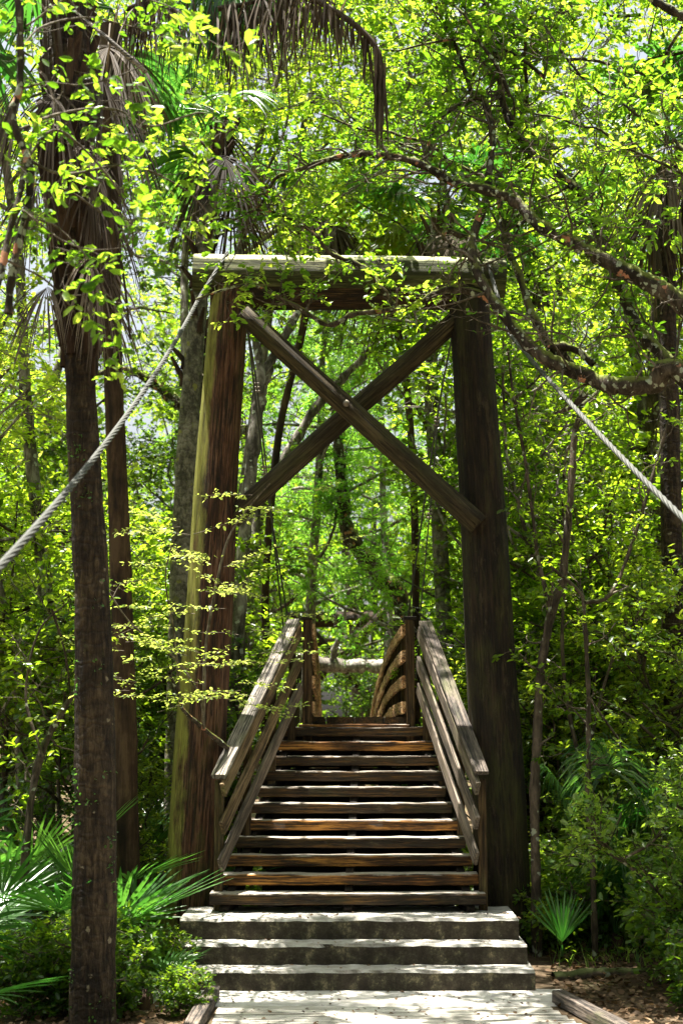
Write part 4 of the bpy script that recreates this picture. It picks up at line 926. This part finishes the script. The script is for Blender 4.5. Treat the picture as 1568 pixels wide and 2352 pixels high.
for px, D, s, lab in [(465, 20.5, .95, 'high crowned tree hidden behind the left pole'), (360, 22.5, 1.0, 'high crowned tree left of the ringed palm'), (1125, 21.5, .95, 'high crowned tree behind the right pole'), (545, 25, 1.15, 'taller high crowned tree behind the left pole'), (120, 18.5, .95, 'high crowned tree behind the big left palm')]:
    put(PD, px, D, s, lab, gH)
gU = 'slender understory trees'
for px, D, s, lab in [(60, 17.5, 1.0, 'slender many branched tree left of the front palm'), (1300, 19.5, 1.1, 'slender forked tree just right of the right pole'),
    (1440, 18.5, 1.0, 'slender tree below the low mossy limb'), (1640, 20.5, 1.05, 'slender tree leaning at the right edge'), (-110, 17.5, 1.0, 'slender tree at the left edge behind the palmettos'),
    (640, 25, 1.0, 'slender tree behind the left stair rail'), (1060, 22, 1.0, 'slender tree behind the right stair rail'), (930, 24.5, .9, 'slender tree right of the bridge opening')]:
    put(PU, px, D, s, lab, gU)
gS = 'shrubs of the thicket'
for k, (pr, px, D, s, lab) in enumerate([
    (PS2, 20, 18.5, 1.1, 'tall shrub far left behind the palmettos'), (PS, 170, 16.5, 1.0, 'shrub behind the front palm trunk foot'), (PS2, 340, 21, 1.1, 'tall shrub left of the left pole'), (PS, 420, 18.5, .9, 'shrub close behind the left pole foot'),
    (PS2, 560, 20, 1.0, 'shrub seen between left pole and stair rail'), (PS, 620, 18.7, 1.0, 'leafy shrub against the outside of the left stair rail'), (PS2, 700, 30, .9, 'shrub below the far left end of the bridge'), (PS, 805, 35, .98, 'bright shrub beyond the end of the bridge'),
    (PS2, 1030, 19.6, 1.0, 'shrub against the outside of the right stair rail'), (PS, 1090, 18.6, 1.0, 'shrub between right stair rail and right pole'), (PS2, 1260, 18.8, 1.0, 'tall shrub right of the right pole'), (PS, 1330, 17.6, .9, 'shrub behind the drooping palmettos'),
    (PS2, 1460, 18.5, 1.1, 'tall shrub behind the sunlit bush'), (PS, 1580, 16.4, 1.1, 'tall shrub at the right edge'), (PH, 1665, 14.2, .95, 'sunlit bush leaning in at the right edge'), (PH, 1740, 13.2, .85, 'bush at the right edge near the leaf litter'),
    (PH, 1610, 15.6, .85, 'sunlit bush left of the one at the right edge'), (PS2, -60, 20.5, 1.2, 'tall shrub outside the left edge'), (PS, 300, 16.0, .55, 'small shrub between palmetto fans at left'), (PS2, 1150, 26, 1.2, 'shrub deep behind the right pole'),
    (PS2, 880, 27, .9, 'shrub right of the bridge in the distance'), (PS2, 480, 26, 1.2, 'shrub deep behind the left pole')]):
    put(pr, px, D, s, lab, gS)
gL = 'low leafy plants at the path edge'
for px, D, s, lab in [(300, 13.2, .5, 'leafy seedling left of the concrete steps'), (270, 12.6, .42, 'small leafy plant by the front palm foot'), (150, 12.7, .55, 'small plant at the far side of the palm foot'), (372, 13.9, .38, 'small plant touching the left end of the steps'), (420, 12.6, .3, 'tiny plant by the left kerb timber'),
    (1340, 15.6, .7, 'low plant behind the seedling palm'), (1470, 15.3, .55, 'low plant at the back of the litter patch'), (1570, 14.2, .7, 'low plant right of the litter patch'), (1600, 13.5, .7, 'low plant at the right edge'), (1590, 12.9, .5, 'low plant in the lower right corner'), (1230, 15.4, .45, 'low plant at the right pole foot'), (60, 12.6, .5, 'low plant in the lower left corner'), (225, 13.5, .6, 'leafy plant between palm trunk and palmetto'), (1400, 16.2, .9, 'dark low plant under the drooping palmettos'), (1290, 15.9, .7, 'low plant beside the right pole')]:
    put(PS3, px, D, s, lab, gL)

# mottled leaning trunk and sunlit leaning trunk
lt = P(530, 1760, 19.0); lb = V(lt[0], 19.0, 0)
lo_ = thing('slanting_tree', 'slender mottled grey tree slanting up between the left pole and the braces', 'tree', lb)
limbs = []
z1 = limb([(532,1690),(545,1450),(560,1250),(575,1100),(590,960),(600,900),(622,830),(650,780),(682,720),(720,640),(770,520)], [19,18,16,15,17,12,11,10,7,5], 19, 19.6, parent=lo_, base=lb, extra=[lb - V(0, 0, .2), lb + V(0, 0, .9)], mat='bark_grey', name='trunk')
z2 = limb([(600,905),(598,850),(588,790),(572,740),(560,660),(540,560)], [11,9,6,4], 19.2, 19.4, parent=lo_, base=lb, mat='bark_grey', name='limb')
leafed([(z1[0][-14:], z1[1][-14:]), z2], lo_, lb, 4, .8, 5, .35, 9, .07, rng, 'leaf_broad', name='crown')
s1 = V(P(560, 1400, 26)[0], 26, 0)
so_ = thing('slanting_tree', 'pale sunlit trunk slanting up behind the crossed braces', 'tree', s1)
z3 = limb([(585,1250),(620,1120),(680,1010),(730,930),(790,865),(850,800),(900,700)], [14,12,11,9,6], 26, 26, parent=so_, base=s1, extra=[s1 - V(0, 0, .2), s1 + V(0, 0, 2)], mat='bark_grey', name='trunk')
leafed([z3], so_, s1, 2, .9, 4, .4, 8, .07, rng, 'leaf_broad', name='crown')
# big dark limb tree at sky gap
d1 = V(P(420, 1400, 27)[0], 27, 0)
do_ = thing('mossy_tree', 'tree with thick dark fern covered limb crossing the pale sky gap at left', 'tree', d1)
z4 = limb([(440,960),(410,930),(360,885),(310,855),(260,850),(200,870)], [17,17,13,9,5], 27, 26.5, parent=do_, base=d1, mat='bark_oak', name='limb', extra=[V(P(470, 1200, 27)[0], 27, 4.5)])
z5 = limb([(430,1050),(385,1048),(340,1052),(300,1060)], [5,4,3], 26.8, 26.5, parent=do_, base=d1, mat='bark_oak', name='limb')
a = Acc(); tp = smooth(np.array([d1 - V(0, 0, .2), V(d1[0] + .1, 27, 3), V(P(470, 1200, 27)[0], 27, 5.5), V(P(450, 1200, 27)[0], 27, 9.5)]), step=6); a.tube(tp, np.linspace(.22, .08, len(tp)), 12); a.build('trunk', M['bark_brown'], do_, d1)
leafed([z4, z5, (tp[12:], np.full(len(tp) - 12, .05))], do_, d1, 3.2, .7, 5, .4, 9, .07, rng, 'leaf_broad', name='crown')
# big leaning dark tree trunk in the middle distance
m1 = V(P(935, 1500, 29)[0], 29, 0)
mo_ = thing('mossy_tree', 'dark leaning trunk in shade just left of the right hand cables', 'tree', m1)
z6 = limb([(925,1400),(880,1330),(830,1270),(795,1210),(785,1120),(775,1000),(770,880)], [26,25,22,18,14,11], 29, 29, parent=mo_, base=m1, extra=[m1 - V(0, 0, .2), m1 + V(0, 0, 1.5)], mat='bark_oak', name='trunk')
leafed([z6], mo_, m1, 2.4, 1.2, 6, .5, 12, .075, rng, 'leaf_fine', wr=.4, name='crown')
# fallen mottled log
fl = V(P(795, 1527, 34)[0], 34, ZC)
fo = thing('fallen_trunk', 'mottled grey trunk lying level across the far end of the bridge', 'fallen trunk', P(795, 1527, 34))
limb([(640,1516),(700,1520),(740,1526),(790,1529),(840,1530),(900,1532),(960,1536)], [16,16,15,15], 34, 34, parent=fo, base=P(795, 1527, 34), mat='bark_grey', name='trunk')
limb([(765,1515),(768,1490),(780,1465),(790,1440),(792,1400)], [8,6,3], 33.9, 33.6, parent=fo, base=P(795, 1527, 34), mat='bark_grey', name='branch')
# forked saplings and vines at right
gV = 'bare stemmed saplings in the right thicket'
def stemmy(label, sets, D, seed):
    b = V(P(sets[0][0][0], 1900, D)[0], D, .05); o = thing('forked_sapling', label, 'sapling', b, gV); L_ = []
    for j, (pts, rr) in enumerate([(s_[:-1], s_[-1]) for s_ in sets]):
        L_.append(limb(pts, rr, D, D + .3, parent=o, base=b, mat='bark_brown', name='stem', extra=[b - V(0, 0, .1)] if j == 0 else None))
    leafed(L_, o, b, 3, .5, 4, .25, 7, .06, rng, 'leaf_broad', lo=.2)
stemmy('forked lichen spotted sapling nearest the right pole', [[(1228,1850),(1232,1700),(1240,1560),(1262,1420),(1290,1330),(1302,1220),(1312,1100),(1318,1010),(1330,950),(1338,900),[11,10,9,8,5]], [(1265,1410),(1235,1280),(1222,1180),(1205,1060),(1180,920),(1165,800),[5,4,3]], [(1335,930),(1370,900),(1400,860),[4,3]]], 15.2, 1)
stemmy('thin arching sapling in the middle of the right thicket', [[(1360,2000),(1350,1850),(1350,1720),(1350,1600),(1346,1500),(1340,1400),(1330,1360),(1262,1300),[7,6,5,4]], [(1342,1385),(1400,1365),(1450,1250),(1490,1120),(1515,1030),(1545,930),[5,5,4,3]], [(1350,1600),(1420,1700),(1480,1800),(1540,1900),[3,3,2]]], 15.0, 2)
stemmy('thin upright sapling before the low drooping palmettos', [[(1330,2050),(1340,1900),(1330,1760),(1300,1600),(1290,1450),(1300,1300),(1290,1150),[6,5,4,2]], [(1335,1800),(1380,1600),(1420,1480),(1500,1380),(1560,1330),[4,3,2]]], 16.0, 3)
stemmy('leaning stems at the far left behind the palmettos', [[(60,1950),(90,1750),(140,1640),(190,1560),(210,1450),(215,1340),[9,8,6,4]], [(100,1740),(60,1600),(90,1450),(160,1380),[4,3,2]], [(120,1400),(150,1500),(165,1620),[3,2]]], 14.0, 4)

# far wood
gK = 'trees standing around and behind the viewpoint'
for k_, (pr_, x_, D_, s_) in enumerate([(PB, 4.5, -3.5, 1.0), (PB2, -3.5, -4.5, 1.1), (PB, 0.5, -8.5, 1.1), (PB2, 7.0, 1.5, 1.1), (PB, -6.8, 2.0, 1.0), (PB2, -7.2, 7.6, .95), (PB, 8.0, 7.5, .95), (PB2, 9.0, -6.0, 1.2), (PB, -8.5, -6, 1.2)]):
    put(pr_, 0, D_, s_, 'leafy tree beside or behind the viewpoint, outside the picture', gK, gx=x_)
rf = np.random.default_rng(9); A_ = []
C = Acc(); Tt = Acc()
for k in range(70):
    x = rf.uniform(-38, 38); y = rf.uniform(52, 75); h = rf.uniform(9, 15) * (.5 if -11 < x < -5 else 1.1); Tt.tube([V(x, y, -.2), V(x, y, h * .8)], [.25, .1], 6)
    m_ = 500; u = rf.normal(size=(m_, 3)); u = unit(u) * rf.uniform(.55, 1, (m_, 1)); c = V(x, y, h * .58) + u * V(3.4, 3, h * .46)
    dd = rf.normal(size=(m_, 3)); A_.append((c, c + unit(dd) * .7))
A = np.vstack([a for a, b in A_]); B = np.vstack([b for a, b in A_]); leaves_on(C, A, B, 4, .3, rf, .8, .1, .7, scatter=.25)
fwt = C.build('far_wood', M['leaf_broad']); tag(fwt, 'far off mass of woodland leaves closing the view', 'woodland', None, 'stuff')
fw2 = Tt.build('trunks', M['bark_brown'], fwt)

# forest floor: leaf litter, grass, fern carpet
def litter():
    r_ = np.random.default_rng(3); n = 26000
    x = r_.uniform(-6, 7, n); y = r_.uniform(9.5, 19, n)
    ok = ~((x > -1.95) & (x < 1.95) & (y > 13.0) & (y < 15.3)) & ~((x > -1.1) & (x < 1.8 + (13 - y) * .2) & (y <= 13.05)); x, y = x[ok], y[ok]; n = len(x)
    p = np.stack([x, y, gz(x, y) + .012 + abs(r_.normal(size=n)) * .012], -1); d = r_.normal(size=(n, 3)) * V(1, 1, .25); nn = V(0, 0, 1) + r_.normal(size=(n, 3)) * .45
    a = Acc(); leaf_mesh(a, p, d, nn, r_.uniform(.03, .085, n), .8, r_.random(n))
    m_ = 2500; x = r_.uniform(-6, 7, m_); y = r_.uniform(10, 18, m_)
    o = a.build('leaf_litter', M['litter']); tag(o, 'brown dry leaf litter scattered over the ground', 'leaf litter', None, 'stuff')
    n = 170; y = r_.uniform(12.2, 13.65, n); x = r_.uniform(-1.0, 1.75, n); z = np.where(y > 13.05, .012, .006)
    # a drift of leaves on the steps and slab
    a = Acc(); leaf_mesh(a, np.stack([x, y, z], -1), r_.normal(size=(n, 3)) * V(1, 1, .2), V(0, 0, 1) + r_.normal(size=(n, 3)) * .3, r_.uniform(.02, .05, n), .7, r_.random(n))
    for (D0, D1, z) in ((13.72, 14.0, tops[0]), (14.05, 14.3, tops[1]), (14.36, 14.8, tops[2])):
        n = 40; leaf_mesh(a, np.stack([r_.uniform(-1.8, 1.8, n), r_.uniform(D0, D1, n), np.full(n, z + .008)], -1), r_.normal(size=(n, 3)) * V(1, 1, .2), V(0, 0, 1) + r_.normal(size=(n, 3)) * .3, r_.uniform(.02, .045, n), .7, r_.random(n))
    o = a.build('fallen_leaves', M['litter']); tag(o, 'few dry leaves fallen on the steps and slab', 'leaf litter', None, 'stuff')
litter()
def cover():
    r_ = np.random.default_rng(4); a = Acc(); A_ = []; B_ = []
    n = 5200; x = r_.uniform(-8, 9, n); y = r_.uniform(12.3, 26, n)
    ok = (np.abs(x) > 1.95 + .0 * y) | (y > 17.6)
    ok &= ~((x > 1.9) & (x < 3.6 + r_.normal(size=n) * .3) & (y < 14.9)); ok &= ~((x > -2.3) & (x < -1.1) & (y < 14.2)) | (r_.random(n) < .05)
    x, y = x[ok], y[ok]; z = gz(x, y); n = len(x); h = r_.uniform(.06, .34, n)
    A = np.stack([x, y, z], -1); B = A + np.stack([r_.normal(size=n) * .1, r_.normal(size=n) * .1, h], -1)
    leaves_on(a, A, B, 9, .055, r_, .8, .1, .5, scatter=.05)
    o = a.build('ground_cover', M['leaf_shrub']); tag(o, 'low leafy ground cover under the trees', 'ground cover', None, 'stuff')
    a = Acc()
    for k in range(1500):
        if k < 700: x = r_.uniform(2.0, 4.2); y = r_.uniform(14.7, 16.5)
        elif k < 950: x = r_.uniform(-2.7, -1.95); y = r_.uniform(14.2, 15.6)
        else: x = r_.uniform(-6, 7); y = r_.uniform(15, 20)
        if abs(x) < 1.9: continue
        p = walk(r_, V(x, y, gz(x, y) - .01), V(r_.normal() * .5, r_.normal() * .5, 1), r_.uniform(.08, .3), 4, .15, -.12); sd = V(r_.normal(), r_.normal(), 0); sd = unit(sd) * .005
        w_ = np.array([1, 1, .8, .5, .1])[:, None]; j = np.arange(4); a.add(np.concatenate([p + sd * w_, p - sd * w_]), np.stack([j, j + 1, j + 6, j + 5], -1), r_.random())
    o = a.build('grass', M['grass']); tag(o, 'short grass blades at the edges of the clearing', 'grass', None, 'stuff')
cover()
# grass tufts at the right pole foot
def tuft(label, x, D, h, n, seed, mat='grass'):
    r_ = np.random.default_rng(seed); b = P(x, 2100, D); b[2] = float(gz(b[0], b[1])); a = Acc()
    for k in range(n):
        az = r_.uniform(0, 6.3); p = walk(r_, V(0, 0, 0), V(math.cos(az) * .45, math.sin(az) * .45, 1), h * r_.uniform(.5, 1.1), 8, .06, -.2)
        sd = unit(V(-math.sin(az), math.cos(az), 0)) * .008; w_ = np.array([.8, 1, 1, 1, .9, .8, .6, .35, .05])[:, None]; j = np.arange(8)
        a.add(np.concatenate([p + sd * w_, p - sd * w_]), np.stack([j, j + 1, j + 10, j + 9], -1), r_.random())
    tag(a.build('grass_tuft', M[mat], None, tuple(b)), label, 'grass tuft', 'grass tufts by the right pole')
tuft('tall arching grass tuft against the right pole foot', 1215, 15.0, .8, 60, 1)
tuft('dry brown arching blades between pole foot and seedling palm', 1240, 14.9, .65, 25, 2, 'palm_dead')
tuft('yellow green arching grass tuft right of the seedling palm', 1340, 15.2, .6, 35, 3)
# mossy root at the back edge of the litter
a = Acc(); pts = smooth(np.array([V(1.98, 14.35, .04), V(2.4, 14.45, .07), V(2.9, 14.6, .06), V(3.5, 14.8, .02)]), step=6); a.tube(pts - V(0, 0, .05), np.linspace(.07, .04, len(pts)), 10, jit=.12, rng=rng)
tag(a.build('mossy_root', M['bark_brown'], None, (1.98, 14.35, .04)), 'mossy buried root edging the litter right of the steps', 'root')
